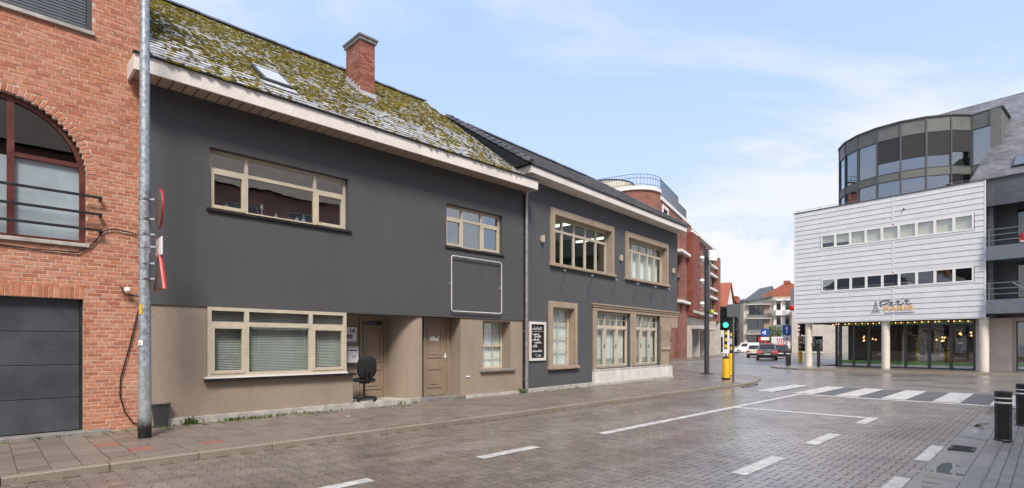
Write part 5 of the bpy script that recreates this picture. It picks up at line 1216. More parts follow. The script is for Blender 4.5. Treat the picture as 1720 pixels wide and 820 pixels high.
MB().tube([(1.1, -.2, 4.85), (2.1, -.2, 4.05)], .03, 6).build('brace', 'zinc_pipe', HE)
tw = FW.thing('red_towel', 'red cloth with a white edge hung over the upper balcony', 'cloth', 11.5, -.26, 7.02); b = MB()
for i in range(6):
    for j in range(4):
        f = lambda u, v: (u*.12, .02*math.sin(u*1.7+v), v*.1); b.quad(f(i, j), f(i+1, j), f(i+1, j+1), f(i, j+1))
b.build('cloth', 'sign_red', tw, True); MB().box(0, .72, -.03, .03, -.06, -.005, .01).build('hem', 'sign_white', tw)
MB().wall(.86, 13, .08, 3.1, 1.62, 1.75, [(.98, 1.75, .12, 2.85), (2.0, 3.2, .12, 2.85), (3.5, 5.0, .12, 2.85)]).build('ground_wall', 'wall_cream', HE)
for a, b_ in ((.98, 1.75), (2.0, 3.2), (3.5, 5.0)):
    wv = window(HE, a+.002, b_-.002, .12, 2.848, 1.64, (), None, (), m='bronze_frame', gm='glass_shop', fw=.06); MB().box(a+.06, b_-.06, 1.71, 1.716, .2, .34).build('white_film', 'white_paint', wv); MB().box(a+.06, b_-.06, 1.71, 1.716, .345, .55).build('green_film', 'green_film', wv)

# ================================================================ red brick apartment block beyond the side street
HC = FC.thing('apartment_block', 'tall red brick apartment block with white bands and roof terrace railing', 'building', 0, 0, 0)
MB().wall(0, 32.5, 4.9, 15.6, 0, .4, [(.9, 2.6, 13.6, 15.0), (6.9, 8.4, 9.4, 11.3), (6.9, 8.4, 6.7, 8.9), (15.6, 17.9, 5.6, 14.4), (21.6, 23.2, 11.5, 13.6), (26.2, 30.5, 12.9, 14.3), (26.2, 30.5, 9.6, 11.2), (26.2, 30.5, 6.2, 8.0)]).build('wall', 'brick_far', HC)
MB().box(0, 32.5, .402, 12, 5.0, 15.5).build('core', 'far_dark', HC) if False else MB().wall(0, 32.5, 5.0, 15.5, 1.6, 1.9).build('inner_wall', 'brick_far_dark', HC)
MB().box(0, 32.5, .41, 14, 15.2, 15.58).build('roof_slab', 'concrete_light', HC)
# rounded near corner and end wall
cpts = [(0, 0)]
for k in range(1, 13):
    a = R(90*k/12); cpts.append((-2.6*math.sin(a), 2.6-2.6*math.cos(a)))
cpts += [(-2.6, 16), (0, 16)]
MB().prism(cpts[::-1], 0, 16.2).build('round_corner', 'brick_far', HC, True)
MB().prism([(x*1.0-.12 if x < 0 else x, y-.12 if y < 3 else y) for x, y in cpts][::-1], 16.205, 16.55).build('white_cornice', 'far_white', HC)
MB().box(0.01, 13.9, -.12, .4, 15.62, 15.95).build('white_cornice', 'far_white', HC); MB().box(14, 24.4, -.9, .4, 14.45, 14.75).box(14.0, 32.4, -.2, .4, 15.0, 15.3).build('white_cornice', 'far_white', HC)
rail = MB(); rp_ = [(-.0, -.05)]+[(-2.6*math.sin(R(90*k/12))*1.0, 2.6-2.6*math.cos(R(90*k/12))) for k in range(13)]+[(-2.6, 3+k*1.0) for k in range(9)]
for a, b_ in zip(rp_[:-1], rp_[1:]):
    for z in (17.7, 17.35, 16.75): rail.box(0, 0, 0, 0, 0, 0) if False else rail.tube([(a[0], a[1], z), (b_[0], b_[1], z)], .022, 4)
    n_ = max(1, round(math.hypot(b_[0]-a[0], b_[1]-a[1])/.28))
    for j in range(n_): x = a[0]+(b_[0]-a[0])*j/n_; y = a[1]+(b_[1]-a[1])*j/n_; rail.tube([(x, y, 16.56), (x, y, 17.7)], .012, 4)
rail.build('railing', 'dark_iron', HC)
rg = MB()
for x in np.arange(0, 11.5, .22): rg.tube([(x, 0, 15.96), (x, 0, 17.6 if x < 7.5 else 17.0)], .02, 4)
rg.tube([(0, 0, 17.6), (7.5, 0, 17.6)], .04, 4).tube([(7.5, 0, 17.0), (11.5, 0, 17.0)], .04, 4); rg.build('railing', 'dark_iron', HC)
ppts = [(-1.2+2.8*math.cos(R(a)), 6.5-2.8*math.sin(R(a))) for a in range(0, 181, 12)]; MB().prism([(5, 5.5), (5, 14), (-1.5, 14)]+[(1.2+2.7*math.cos(R(a)), 5.8-2.7*math.sin(R(a))) for a in range(180, 20, -12)], 15.6, 17.9).build('penthouse', 'far_cream', HC, True)
MB().prism([(5.05, 5.45), (5.05, 14), (-1.55, 14)]+[(1.2+2.75*math.cos(R(a)), 5.8-2.75*math.sin(R(a))) for a in range(180, 20, -12)], 17.905, 18.0).build('penthouse_roof', 'dark_iron', HC)
# piers, bands, windows, balconies
for a, b_, y, z1, m_ in ((11.3, 15.4, -.8, 14.44, 'brick_far_dark'), (18.0, 21.4, -.35, 14.44, 'brick_far'), (8.6, 11.2, -.15, 15.6, 'brick_far'), (31.2, 32.6, -.5, 14.3, 'brick_far')): MB().box(a, b_, y, -.003, 4.9 if a > 7 else 0, z1).build('pier', m_, HC)
MB().box(7.0, 11.2, -.15, 5, .0, 4.898).build('ground_pier', 'brick_far', HC); MB().box(0, 6.0, .0, 5, 0, 4.898).build('ground_pier', 'brick_far', HC); MB().box(6.0, 6.99, 1.0, 5, 0, 4.898).build('passage_wall', 'brick_far_dark', HC)
wv = MB().wall(.6, 2.9, 13.3, 15.3, -.10, .02, [(.9, 2.6, 13.6, 15.0)]).build('window', 'far_white', HC); MB().box(.9, 2.6, .25, .27, 13.6, 15.0).build('pane', 'glass_dark', wv)
for x0, x1, z0, z1 in ((6.9, 8.4, 9.4, 11.3), (6.9, 8.4, 6.7, 8.9), (21.6, 23.2, 11.5, 13.6), (26.2, 30.5, 12.9, 14.3), (26.2, 30.5, 9.6, 11.2), (26.2, 30.5, 6.2, 8.0)):
    window(HC, x0+.01, x1-.01, z0+.01, z1-.01, .2, ((x0+x1)/2,), None, (), fw=.1, mw=.12, m='anthracite', gm='glass_dark')
for z in (11.55, 6.1): MB().box(6.6, 11.1, -.6, -.003, z, z+.28).build('white_band', 'far_white', HC)
for z in (6.1, 8.9, 11.7): 
    bc = MB().box(15.5, 17.95, -.5, .9, z-.2, z).build('balcony', 'concrete_light', HC); MB().box(15.5, 17.95, -.55, -.45, z, z+.9).build('balcony_front', 'far_dark', bc); MB().lathe([(.25, 0), (.45, .3), (.25, .6)], (16.6, -.8, z+.1), 10).build('balcony_planter', 'far_white', bc, True)
for z in (14.35, 12.55, 11.25, 9.25, 8.05, 5.9): MB().box(25.6, 31.1, -.35, -.003, z, z+.25).build('white_band', 'far_white', HC)
MB().box(24.6, 25.4, -.25, -.003, 5, 14.2).build('dark_strip', 'far_dark', HC)
MB().box(11.3, 23.6, -1.6, -.003, 3.35, 3.75).box(11.3, 23.6, -.9, -.003, 5.2, 5.5).build('canopy', 'concrete_light', HC); MB().wall(11.21, 32.5, 0, 4.895, .3, .6, [(12.5, 15, 0.1, 3.2), (17, 22, .1, 3.2), (24, 27, .1, 3.2), (28, 31, .1, 3.2)]).build('shop_wall', 'concrete_light', HC)
for a, b_ in ((12.5, 15), (17, 22), (24, 27), (28, 31)): MB().box(a, b_, .5, .52, .1, 3.2).build('shop_pane', 'glass_dark', HC)
for x in (11.5, 16, 22.8, 27.5, 32): MB().box(x-.35, x+.35, -.6, .299, 0, 3.348 if x < 24 else 4.8).build('shop_pier', 'concrete_light', HC)
MB().box(11.21, 32.5, .9, 5, .0, 4.9).build('shop_rooms', 'interior_dark', HC)

# ================================================================ far end of the street
def block(name, label, x, y, w, d, h, rz, m_, roofm=None, rh=0, ridge='x', wins=(), extra=None):
    t = thing(name, label, 'house' if w < 14 else 'building', (x, y, 0), rz)
    holes = [q[:4] for q in wins]
    MB().wall(0, w, 0, h, 0, .3, holes).box(0, .3, .3, d, 0, h).box(w-.3, w, .3, d, 0, h).box(.3, w-.3, d-.3, d, 0, h).build('wall', m_, t)
    MB().box(.3, w-.3, 1.5, d-.3, 0, h).build('rooms', 'interior_dark', t)
    for q in wins:
        wv = MB().wall(q[0], q[1], q[2], q[3], .1, .18, [(q[0]+.08, (q[0]+q[1])/2-.04, q[2]+.08, q[3]-.08), ((q[0]+q[1])/2+.04, q[1]-.08, q[2]+.08, q[3]-.08)]).build('window', 'anthracite' if len(q) < 5 else q[4], t); MB().box(q[0]+.05, q[1]-.05, .14, .15, q[2]+.05, q[3]-.05).build('pane', 'glass_dark', wv)
    if roofm:
        b = MB()
        if ridge == 'x':
            b.quad((-.3, -.4, h), (w+.3, -.4, h), (w+.3, d/2, h+rh), (-.3, d/2, h+rh)); b.quad((-.3, d/2, h+rh), (w+.3, d/2, h+rh), (w+.3, d+.4, h), (-.3, d+.4, h)); b.quad((-.3, -.4, h-.02), (-.3, d+.4, h-.02), (w+.3, d+.4, h-.02), (w+.3, -.4, h-.02))
            g = MB(); g.quad((0, 0, h), (0, d, h), (0, d/2, h+rh-.1)); g.quad((w, 0, h), (w, d, h), (w, d/2, h+rh-.1)); g.build('gable', m_, t)
        else:
            b.quad((-.4, -.3, h), (w/2, -.3, h+rh), (w/2, d+.3, h+rh), (-.4, d+.3, h)); b.quad((w/2, -.3, h+rh), (w+.4, -.3, h), (w+.4, d+.3, h), (w/2, d+.3, h+rh))
            g = MB(); g.quad((0, 0.01, h), (w, 0.01, h), (w/2, 0.01, h+rh-.15)); g.build('gable', m_, t)
        b.build('roof', roofm, t)
    return t
def Q(u, D): return ((u-860)/900*D, D)
# white gabled house with orange roof, set behind the apartment block
t = block('gabled_house', 'white gabled house with orange tiled roof past the apartment block', 30.2, 94.0, 7, 5.4, 7.9, R(-35), 'far_white', 'far_orange', 4.3, 'x', ((1, 2.2, 4.6, 6.4), (3.2, 4.4, 4.6, 6.4), (5.2, 6.4, 4.6, 6.4), (.6, 3, .2, 2.8), (4, 6.5, .2, 2.8)))
x, y = Q(1211, 108); t = block('dark_roof_house', 'low grey house with dark roof between the gabled house and brick chimney', x, y, 6, 9, 7.0, R(48), 'far_cream', 'far_slate', 2.0, 'x', ((1, 2.2, 4, 5.6), (3.6, 4.8, 4, 5.6), (.8, 5, .3, 3)))
x, y = Q(1231, 122); t = block('brick_chimney_house', 'small red brick house with big chimney at the end of the street', x, y, 5.6, 9, 8.2, R(10), 'far_red', 'far_slate', 2.0, 'x', ((.6, 1.6, 4.5, 6.4), (2.4, 3.4, 4.5, 6.4), (.6, 4.8, .3, 3)))
MB().box(.4, 3.0, 2.0, 3.4, 8.0, 12.2).box(.3, 3.1, 1.9, 3.5, 12.2, 12.45).build('chimney', 'far_orange', t); MB().box(.6, 2.8, 2.3, 3.1, 12.45, 12.8).build('chimney_pots', 'far_red', t)
x, y = Q(1219, 116); block('brown_gable_house', 'narrow brown brick gable house just left of the big chimney', x, y, 3.6, 9, 8.6, R(14), 'far_red', 'far_slate', 3.0, 'y', ((.5, 1.4, 4.6, 6.4), (2.2, 3.1, 4.6, 6.4), (.5, 3.1, .3, 3)))
x, y = Q(1240, 132); block('grey_gable_house', 'narrow pale grey gable house behind the big chimney', x, y, 4.4, 9, 9.6, R(8), 'far_cream', 'far_slate', 3.2, 'y', ((.6, 1.6, 5.0, 6.8), (2.6, 3.6, 5.0, 6.8), (.6, 3.6, .3, 3)))
# big pale block closing the street: balconied part, tan brick part, orange gable
x, y = Q(1249, 108); t = block('pale_block', 'pale apartment house with grey roof and wide dark windows closing the street', x, y, 5.4, 10, 10.2, R(-14), 'far_cream', None, 0, 'x', ((1.0, 4.6, 7.4, 9.4), (.7, 4.6, 4.4, 6.6), (.7, 4.6, 1.2, 3.4)))
b = MB(); b.quad((-.4, -.4, 10.1), (5.4, -.4, 11.0), (6.4, 5, 13.7), (3.9, 5, 13.2)); b.quad((-.4, -.4, 10.1), (3.9, 5, 13.2), (4, 10, 10.2), (-.4, 10.4, 10.2)); b.quad((3.9, 5, 13.2), (6.4, 5, 13.7), (9, 10, 10.2), (4, 10, 10.2)); b.build('roof', 'far_slate', t)
g = MB(); g.quad((0, .01, 10.2), (5.4, .01, 10.2), (5.4, .01, 11.1)); g.build('gable', 'far_cream', t)
for z in (3.7, 6.8, 9.6): MB().box(.4, 5.0, -.9, -.003, z-.2, z).build('balcony', 'concrete_light', t); MB().box(.4, 5.0, -.9, -.84, z, z+.9).build('balcony_glass', 'glass_dark', t)
MB().box(2.6, 4.4, -.5, -.2, 2.0, 3.3).build('red_sign', 'sign_red', t)
x, y = Q(1283, 107); t = block('tan_block', 'tan brick block with white corner balconies and orange gable behind', x, y, 8.4, 10, 11.0, R(-16), 'far_tan', None, 0, 'x', ((2.3, 3.0, 8.2, 9.6), (3.9, 4.6, 8.2, 9.6), (2.3, 3.0, 5.2, 6.6), (3.9, 4.6, 5.2, 6.6), (2.3, 3.0, 2.4, 3.8), (3.9, 4.6, 2.4, 3.8)))
MB().prism([(-.6, 11.02), (7.6, 11.02), (6.6, 12.7), (4.8, 13.9), (4.0, 13.7)], .5, 1.0, 'y').build('gable', 'far_orange', t); MB().prism([(3.8, 13.4), (4.9, 13.4), (4.9, 14.2), (3.8, 14.2)], .5, 1.2, 'y').build('chimney', 'far_orange', t)
MB().box(1.7, 5.0, -.05, -.003, 1.2, 10.6).build('white_panel', 'far_white', t) if False else None
for a, b_ in ((1.7, 2.25), (3.05, 3.85), (4.65, 5.2)): MB().box(a, b_, -.25, -.003, 1.2, 10.6).build('white_panel', 'far_white', t)
for z in (4.6, 7.5, 10.4):
    MB().prism([(1.5, 0), (2.0, -1.1), (3.2, -.5), (3.8, -1.1), (5.2, -1.0), (5.4, 0)], z-.25, z+(.8 if z < 10 else .1)).build('balcony', 'far_white', t)
MB().box(8.4, 12.4, .4, 9, 0, 9.6).build('side_wing', 'far_tan', t); MB().prism([(7.4, 9.6), (13, 9.6), (13, 12.4), (8.0, 13.0)], .2, 4, 'y').build('side_roof', 'far_slate', t)
for z in (1.4, 4.4, 7.2): MB().box(9.0, 9.8, .35, .42, z, z+1.7).build('side_window', 'far_dark', t)
# row behind everything on the right of the street so that no gap shows
x, y = Q(1330, 96); block('street_house', 'cream house at the right of the far street, mostly behind the white building', x, y, 12, 9, 8.5, R(-30), 'far_cream', 'far_slate', 3.5, 'x', ((1, 2.4, 5, 6.8), (3.4, 4.8, 5, 6.8), (1, 4.8, .3, 3)))
# terrace across the street, behind the photographer: it is what the windows mirror
tb = FA.thing('brick_terrace', 'plain brown brick terrace across the street behind the photographer', 'building', 6, -17.5, 0, extra=math.pi)
wins = [(1.2+3.2*k, 2.8+3.2*k, z0, z0+1.6) for k in range(9) for z0 in (1.1, 4.4, 7.3)]
MB().wall(0, 30, 0, 9.6, 0, .3, wins).box(0, .3, .301, 8, 0, 9.6).box(29.7, 30, .301, 8, 0, 9.6).box(0, 30, 8, 8.3, 0, 9.6).build('wall', 'brick_opposite', tb)
for q in wins: window(tb, q[0]+.01, q[1]-.01, q[2]+.01, q[3]-.01, .12, ((q[0]+q[1])/2,), None, (), m='white_paint', gm='glass_dark')
MB().box(.31, 29.69, 1.2, 7.9, 0, 9.5).build('rooms', 'interior_dark', tb); b = MB(); b.quad((-.2, -.4, 9.6), (30.2, -.4, 9.6), (30.2, 4, 13), (-.2, 4, 13)); b.quad((-.2, 4, 13), (30.2, 4, 13), (30.2, 8.6, 9.6), (-.2, 8.6, 9.6)); b.build('roof', 'far_tan', tb)
# ================================================================ vehicles
def car(name, label, cat, loc, rz, paint, Ln=4.3, Wd=1.82, H=1.6, van=False, lit=True, sc=1.0, group='vehicles in the far street'):
    t = thing(name, label, cat, loc, rz, group); t.scale = (sc,)*3
    h = Wd/2; xr = -Ln/2; xf = Ln/2; belt = .60*H if not van else .56*H
    side = [(xr+.05, .30), (xr, .45), (xr+.02, belt-.08), (xr+.10, belt), (xf-1.15, belt), (xf-.25, belt-.18), (xf, belt-.35), (xf-.02, .32), (xf-.15, .22), (xr+.2, .22)]
    bm = bmesh.new(); vs = [[bm.verts.new((x, y, z)) for x, z in side] for y in (-h, h)]; n = len(side)
    bm.faces.new(vs[0]); bm.faces.new(vs[1][::-1])
    for k in range(n): bm.faces.new((vs[0][k], vs[1][k], vs[1][(k+1) % n], vs[0][(k+1) % n]))
    bmesh.ops.recalc_face_normals(bm, faces=bm.faces[:]); bmesh.ops.bevel(bm, geom=bm.edges[:], offset=.07, segments=2, affect='EDGES')
    MB().addbm(bm).build('body', paint, t, True)
    hb, ht = h-.06, h-.22
    if van: P = dict(rb=xr+.05, rt=xr+.14, fb=xf-.75, ft=xf-1.45)
    else: P = dict(rb=xr+.12, rt=xr+.55, fb=xf-1.05, ft=xf-1.85)
    z0, z1 = belt-.03, H-.05
    def lerp(a, b, k): return a+(b-a)*k
    # pillars and roof as painted shell, glass let into it
    b = MB(); B0 = [(P['rb'], -hb, z0), (P['fb'], -hb, z0), (P['fb'], hb, z0), (P['rb'], hb, z0)]; B1 = [(P['rt'], -ht, z1), (P['ft'], -ht, z1), (P['ft'], ht, z1), (P['rt'], ht, z1)]
    for k in range(4): b.quad(B0[k], B0[(k+1) % 4], B1[(k+1) % 4], B1[k])
    b.quad(*B1); b.build('cabin', paint, t)
    MB().box(P['rt']+.02, P['ft']-.05, -ht+.03, ht-.03, z1-.02, z1+.05, .03).build('roof', paint, t)
    def pane(k, u0, u1, v0, v1, nm):
        A, B_, C, D = B0[k], B0[(k+1) % 4], B1[(k+1) % 4], B1[k]
        def S(u, v): return Vector(A)*(1-u)*(1-v)+Vector(B_)*u*(1-v)+Vector(C)*u*v+Vector(D)*(1-u)*v
        q = [S(u0, v0), S(u1, v0), S(u1, v1), S(u0, v1)]; nn = (q[1]-q[0]).cross(q[3]-q[0]).normalized()*.012
        MB().quad(*[p+nn for p in q]).quad(*[p-nn for p in q]).build(nm, 'car_glass', t)
    if van: pane(0, .62, .93, .2, .88, 'side_window'); pane(2, .07, .38, .2, .88, 'side_window')
    else:
        for k in (0, 2): pane(k, .08, .48, .12, .86, 'side_window'); pane(k, .52, .92, .12, .86, 'side_window')
    pane(3, .08, .92, .15 if not van else .35, .90, 'rear_window'); pane(1, .06, .94, .1, .92, 'windscreen')
    for x in (xr+.78, xf-.82):
        for s in (-1, 1):
            w_ = MB().tube([(x, s*(h-.20), .33), (x, s*(h+.01), .33)], .33, 18).build('wheel', 'tyre', t, True); MB().tube([(x, s*(h+.0), .33), (x, s*(h+.016), .33)], .20, 12).build('rim', 'chrome', w_, True)
    MB().box(xr-.04, xr+.2, -h+.06, h-.06, .30, .50, .04).build('bumper', 'black_plastic' if not van else paint, t)
    for s in (-1, 1): MB().box(xr-.015, xr+.12, s*(h-.42), s*(h-.02), belt-.30, belt-.12, .03).build('tail_light', 'tail_light' if lit else 'sign_red', t); MB().box(P['fb']-.1, P['fb']+.08, s*h, s*(h+.16), belt+.02, belt+.14, .03).build('mirror', paint, t); MB().box(xf-.1, xf+.0, s*(h-.45), s*(h-.08), belt-.42, belt-.28, .02).build('headlight', 'chrome', t)
    MB().box(xr-.05, xr-.02, -.26, .26, .52, .63, .004).build('number_plate', 'sign_white', t)
    if lit and not van: MB().box(P['rt']-.02, P['rt']+.02, -.3, .3, z1+.0, z1+.04).build('brake_light', 'tail_light', t)
    return t
ST = R(60)
x, y = Q(1288, 55); car('suv', 'grey hatchback with lit tail lights, nearest in the far street', 'car', (x, y, -.008), ST+R(5), 'car_grey', 4.3, 1.82, 1.62, sc=1.04)
x, y = Q(1269, 65); car('small_car', 'cream car standing left of the nearest grey car', 'car', (x, y, -.008), ST+R(2), 'car_cream', 4.0, 1.76, 1.55, lit=False, sc=1.0)
x, y = Q(1311, 61); car('dark_car', 'dark red car with lit tail lights queueing right of the grey car', 'car', (x, y, -.008), ST+R(4), 'car_dark', 4.4, 1.8, 1.55, sc=1.0)
x, y = Q(1252, 94); car('white_van', 'white small van crossing at the end of the street', 'van', (x, y, -.008), R(172), 'car_white', 4.4, 1.8, 1.85, van=True, lit=False, sc=1.0)
x, y = Q(1312, 76); tr = thing('work_truck', 'white work truck with red striped board at the rear, behind the dark car', 'truck', (x, y, -.008), ST, 'vehicles in the far street')
MB().box(-2.5, 2.0, -1.1, 1.1, .9, 2.6, .06).build('cargo_box', 'car_white', tr); MB().box(2.02, 3.4, -1.05, 1.05, .6, 2.3, .12).build('cab', 'car_white', tr); MB().box(-2.55, -2.505, -.95, .35, 1.3, 2.5).build('warning_board', 'sign_white', tr)
b = MB()
for k in range(6):
    for j in range(2): y0 = -.9+k*.21; b.quad((-2.56, y0, 1.35+.55*j), (-2.56, y0+.1, 1.35+.55*j), (-2.56, y0+.1+(.1 if j else -.0), 1.88+.55*j), (-2.56, y0+(.1 if j else 0), 1.88+.55*j))
b.build('red_stripes', 'sign_red', tr); MB().box(-2.4, 3.2, -.9, .9, .45, .898).build('chassis', 'black_plastic', tr)
for x in (-1.6, 2.6):
    for s in (-1, 1): MB().tube([(x, s*.85, .45), (x, s*1.12, .45)], .45, 16).build('wheel', 'tyre', tr, True)
for s in (-1, 1): MB().box(-2.55, -2.505, s*1.0-.08, s*1.0+.08, .95, 1.2).build('tail_light', 'tail_light', tr)

# ================================================================ street furniture
def striped(t, z0, z1, r, n, m1='yellow_paint', m2='black_plastic'):
    for k in range(n): a = z0+(z1-z0)*k/n; MB().tube([(0, 0, a), (0, 0, z0+(z1-z0)*(k+1)/n)], r, 12).build('pole_band', m1 if k % 2 else m2, t, True)
def head(t, z0, rot, lit=None, off=.0, dia=.10):
    """three-lamp signal head with hoods"""
    b = MB().box(-.16, .16, -.12, .12, 0, .92, .03).build('signal_head', 'black_plastic', t); b.location = (off*math.cos(rot), off*math.sin(rot), z0); b.rotation_euler = (0, 0, rot)
    MB().box(-.23, .23, .121, .13, -.06, .98, .005).build('back_board', 'black_plastic', b)
    for k, c in enumerate(('green', 'amber', 'red')):
        z = .16+.30*k; on = lit == c
        MB().tube([(0, -.121, z), (0, -.135, z)], dia, 16).build('lens', 'signal_green' if on and c == 'green' else 'black_plastic', b, True)
        h = MB()
        for j in range(9):
            a0, a1 = R(180*j/9), R(180*(j+1)/9); P = lambda a, y: (.125*math.cos(a), y, z+.125*math.sin(a)); h.quad(P(a0, -.121), P(a1, -.121), P(a1, -.28), P(a0, -.28)); h.quad(*[tuple(c_*.97 if i != 1 else c_ for i, c_ in enumerate((p[0], p[1], p[2]-z)))[:2]+((p[2]-z)*.97+z,) for p in (P(a0, -.122), P(a1, -.122), P(a1, -.279), P(a0, -.279))])
        h.build('hood', 'black_plastic', b)
t1 = thing('traffic_light', 'traffic light showing green on a yellow and black banded pole', 'traffic light', (9.25, 23.19, PZ), R(-22))
MB().lathe([(.17, 0), (.17, .04), (.155, .06), (.15, .86), (.13, .92), (.06, .94)], n=16).build('base_cover', 'yellow_paint', t1, True); MB().tube([(0, 0, -.02), (0, 0, .06)], .175, 16).build('base_ring', 'black_plastic', t1); MB().tube([(0, 0, .88), (0, 0, .945)], .14, 16).build('collar', 'black_plastic', t1)
striped(t1, .945, 2.2, .065, 9); MB().box(-.075, .075, -.09, -.066, 1.0, 1.3, .004).build('sticker', 'sign_white', t1); MB().box(-.04, .04, -.094, -.091, 1.02, 1.12).build('sticker_print', 'sign_blue', t1); MB().tube([(0, 0, 2.2), (0, 0, 3.1)], .05, 10).build('mast', 'black_plastic', t1)
head(t1, 2.18, 0, 'green', 0); hd = MB().box(.02, .30, -.1, .2, 2.12, 2.55, .03).build('side_signal', 'black_plastic', t1)
t2 = thing('traffic_light', 'second yellow banded traffic light post, just behind the green signal', 'traffic light', (10.75, 26.31, PZ), R(-50))
MB().lathe([(.17, 0), (.155, .06), (.15, .98), (.13, 1.04), (.06, 1.06)], n=16).build('base_cover', 'yellow_paint', t2, True); striped(t2, 1.06, 2.4, .065, 8); MB().box(-.075, .075, -.09, -.066, 1.5, 1.8, .004).build('sticker', 'sign_white', t2); head(t2, 2.4, 0, None, 0)
t3 = thing('sign_post', 'slim grey post carrying the dark backs of two road signs', 'sign post', (8.83, 21.38, PZ), R(-20))
MB().tube([(0, 0, 0), (0, 0, 3.12)], .045, 12).build('post', 'sign_back', t3, True); MB().box(-.24, .26, -.06, -.046, 2.60, 3.10, .01).build('sign_plate', 'sign_back', t3); MB().box(-.26, .20, .046, .06, 2.36, 2.56, .01).build('sign_plate', 'black_plastic', t3); MB().lathe([(.0, -.1), (.08, -.06), (.09, .0), (.08, .06), (0, .1)], (.12, .08, 2.05), 12).build('small_lamp', 'black_plastic', t3, True)
for z in (2.7, 3.0): MB().box(-.2, .2, -.046, -.03, z-.02, z+.02).build('sign_rail', 'galvanised', t3)
t4 = thing('lamp_post', 'dark square lamp post with a white camera box near its top', 'lamp post', (9.92, 27.3, PZ), R(20))
MB().box(-.09, .09, -.09, .09, 0, 6.3, .012).build('post', 'anthracite', t4); MB().box(-.22, .22, -.22, .22, -.01, .03).build('base_plate', 'anthracite', t4); MB().box(.02, .52, -.2, .0, 5.75, 6.28, .03).build('white_box', 'far_white', t4); MB().tube([(.11, 0, 5.6), (.26, -.08, 5.6), (.26, -.08, 5.75)], .03, 8).build('bracket', 'dark_iron', t4); MB().box(-.16, .0, -.16, -.11, 5.6, 5.66).box(-.16, .0, -.16, -.11, 5.85, 5.9).build('bracket', 'dark_iron', t4)
t5 = thing('lime_sign', 'small lime yellow sign on the lamp post', 'sign', (10.15, 27.2, 3.25), R(10)); MB().lathe([(.0, -.11), (.08, -.08), (.10, .0), (.07, .08), (0, .1)], n=12).build('globe', 'lime_paint', t5, True); MB().tube([(-.12, 0, 0), (-.3, 0, .0)], .02, 6).build('arm', 'dark_iron', t5)
# bollards on the near right pavement
for k, (s, p, lab) in enumerate(((-.42, 11.03, 'black plastic bollard with two white rings on the near right pavement'), (1.98, 11.2, 'black plastic bollard with white rings cut off by the right edge'))):
    t = FA.thing('bollard', lab, 'bollard', s, -p, RZ, 'bollards on the near right pavement')
    pr = [(.112, 0), (.112, .02), (.106, .03), (.103, .42), (.109, .43), (.107, .60)]; MB().lathe(pr, n=8).build('post', 'dark_iron', t)
    MB().lathe([(.106, .60), (.106, .625)], n=16).build('white_ring', 'sign_white', t); MB().lathe([(.107, .626), (.107, .675)], n=8).build('collar', 'dark_iron', t); MB().lathe([(.106, .676), (.106, .695)], n=16).build('white_ring', 'sign_white', t); MB().lathe([(.107, .696), (.109, .77), (.103, .79), (.05, .795)], n=8).build('cap', 'dark_iron', t)
# by the white building
x, y = Q(1321.5, 41); t = thing('one_way_sign', 'blue road sign with white up arrow above a white plate', 'road sign', (x, y, PZ), R(-25))
MB().tube([(0, .03, 0), (0, .03, 2.98)], .035, 10).build('post', 'galvanised', t); MB().box(-.28, .28, -.02, .0, 2.22, 2.97, .006).build('plate', 'sign_blue', t); MB().prism([(-.035, 2.32), (.035, 2.32), (.035, 2.68), (.12, 2.68), (0, 2.88), (-.12, 2.68), (-.035, 2.68)], -.026, -.022, 'y').build('white_arrow', 'sign_white', t); MB().box(-.26, .26, -.02, .0, 1.72, 2.16, .006).build('sub_plate', 'sign_white', t); MB().box(-.1, .1, -.024, -.021, 1.85, 2.0).build('print', 'zinc_pipe', t)
for k, (u, D, lab) in enumerate(((1324, 38.3, 'black bollard on the corner below the blue arrow sign'),)):
    x, y = Q(u, D); t = thing('bollard', lab, 'bollard', (x, y, PZ)); MB().lathe([(.17, 0), (.16, 1.0), (.13, 1.06), (.05, 1.08)], n=10).build('post', 'dark_iron', t, True); MB().lathe([(.172, .8), (.172, .86)], n=16).build('white_ring', 'sign_white', t)
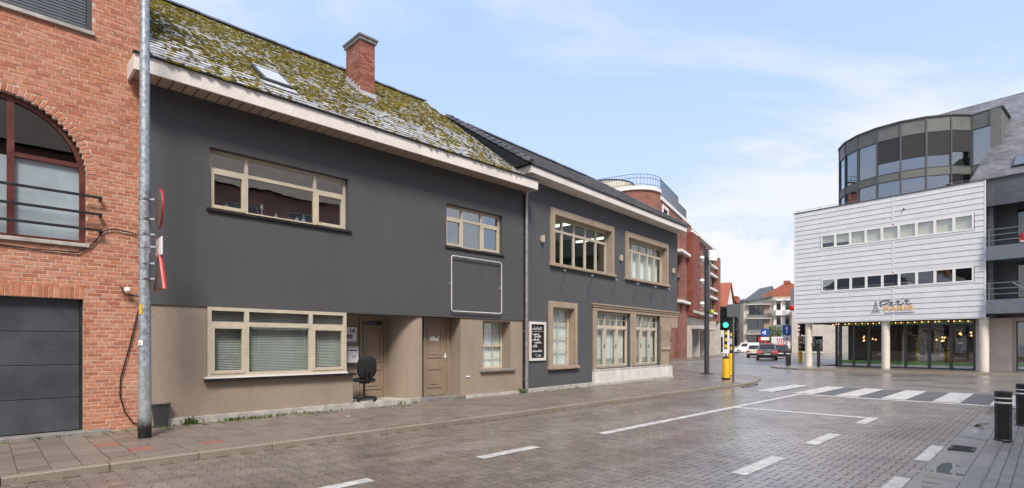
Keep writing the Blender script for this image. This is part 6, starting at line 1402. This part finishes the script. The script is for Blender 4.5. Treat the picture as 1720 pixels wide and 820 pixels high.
x, y = Q(1375, 36.3); t = thing('bent_post', 'bent black post leaning beside the left white column', 'post', (x, y, PZ)); MB().tube([(0, 0, 0), (0, 0, .95)], .10, 10).build('post', 'dark_iron', t, True); MB().tube([(0, 0, .92), (-.12, 0, 1.3), (-.26, 0, 1.85)], .09, 8, .07).build('bent_top', 'dark_iron', t, True)
x, y = Q(1344, 44); t = thing('traffic_light', 'traffic light with yellow base left of the white building', 'traffic light', (x, y, PZ), R(-30)); MB().lathe([(.18, 0), (.16, .06), (.16, .9), (.06, 1.0)], n=14).build('base_cover', 'yellow_paint', t, True); striped(t, 1.0, 2.5, .07, 8); head(t, 2.3, R(-60), None, .3)
x, y = Q(1285, 70); t = thing('round_blue_sign', 'round blue road sign between the far cars', 'road sign', (x, y, 0), R(-25)); MB().tube([(0, 0.03, 0), (0, .03, 3.6)], .05, 8).build('post', 'galvanised', t); d = disc(.55, -.02, .02).build('plate', 'sign_blue', t); d.location = (0, -.03, 3.1); d.rotation_euler = (0, 0, R(90)); MB().box(-.08, .08, -.07, -.055, 2.85, 3.35).box(-.3, -.12, -.07, -.055, 2.95, 3.2).build('white_symbol', 'sign_white', t); MB().box(-.5, .5, -.05, -.02, 2.1, 2.5).build('sub_plate', 'sign_white', t)
x, y = Q(1330.5, 52); t = thing('red_sign', 'round red sign jutting from the white building corner', 'sign', (x, y, 5.1), R(-30)); MB().lathe([(.0, -.3), (.2, -.22), (.26, 0), (.2, .22), (0, .3)], n=14).build('globe', 'sign_red', t, True); MB().tube([(.4, 0, 0), (1.6, 0, 0)], .05, 6).build('arm', 'dark_iron', t)
x, y = Q(1301, 78); t = thing('evergreen_shrub', 'dark evergreen shrub in front of the tan block', 'shrub', (x, y, 0)); b = MB()
MB().tube([(0, 0, 0), (0, 0, 1.5)], .08, 6).build('trunk', 'far_tan', t)
for _ in range(500):
    z = random.uniform(.5, 4.2); r_ = (1.3-.25*abs(z-2))*random.random()**.5; a = random.uniform(0, 6.28); c = Vector((r_*math.cos(a), r_*math.sin(a), z)); d = Vector((random.gauss(0, 1), random.gauss(0, 1), random.gauss(0, 1))).normalized()*.2; e = d.orthogonal().normalized()*.1; b.quad(c-d, c+e, c+d, c-e)
b.build('crown', 'leaf', t)
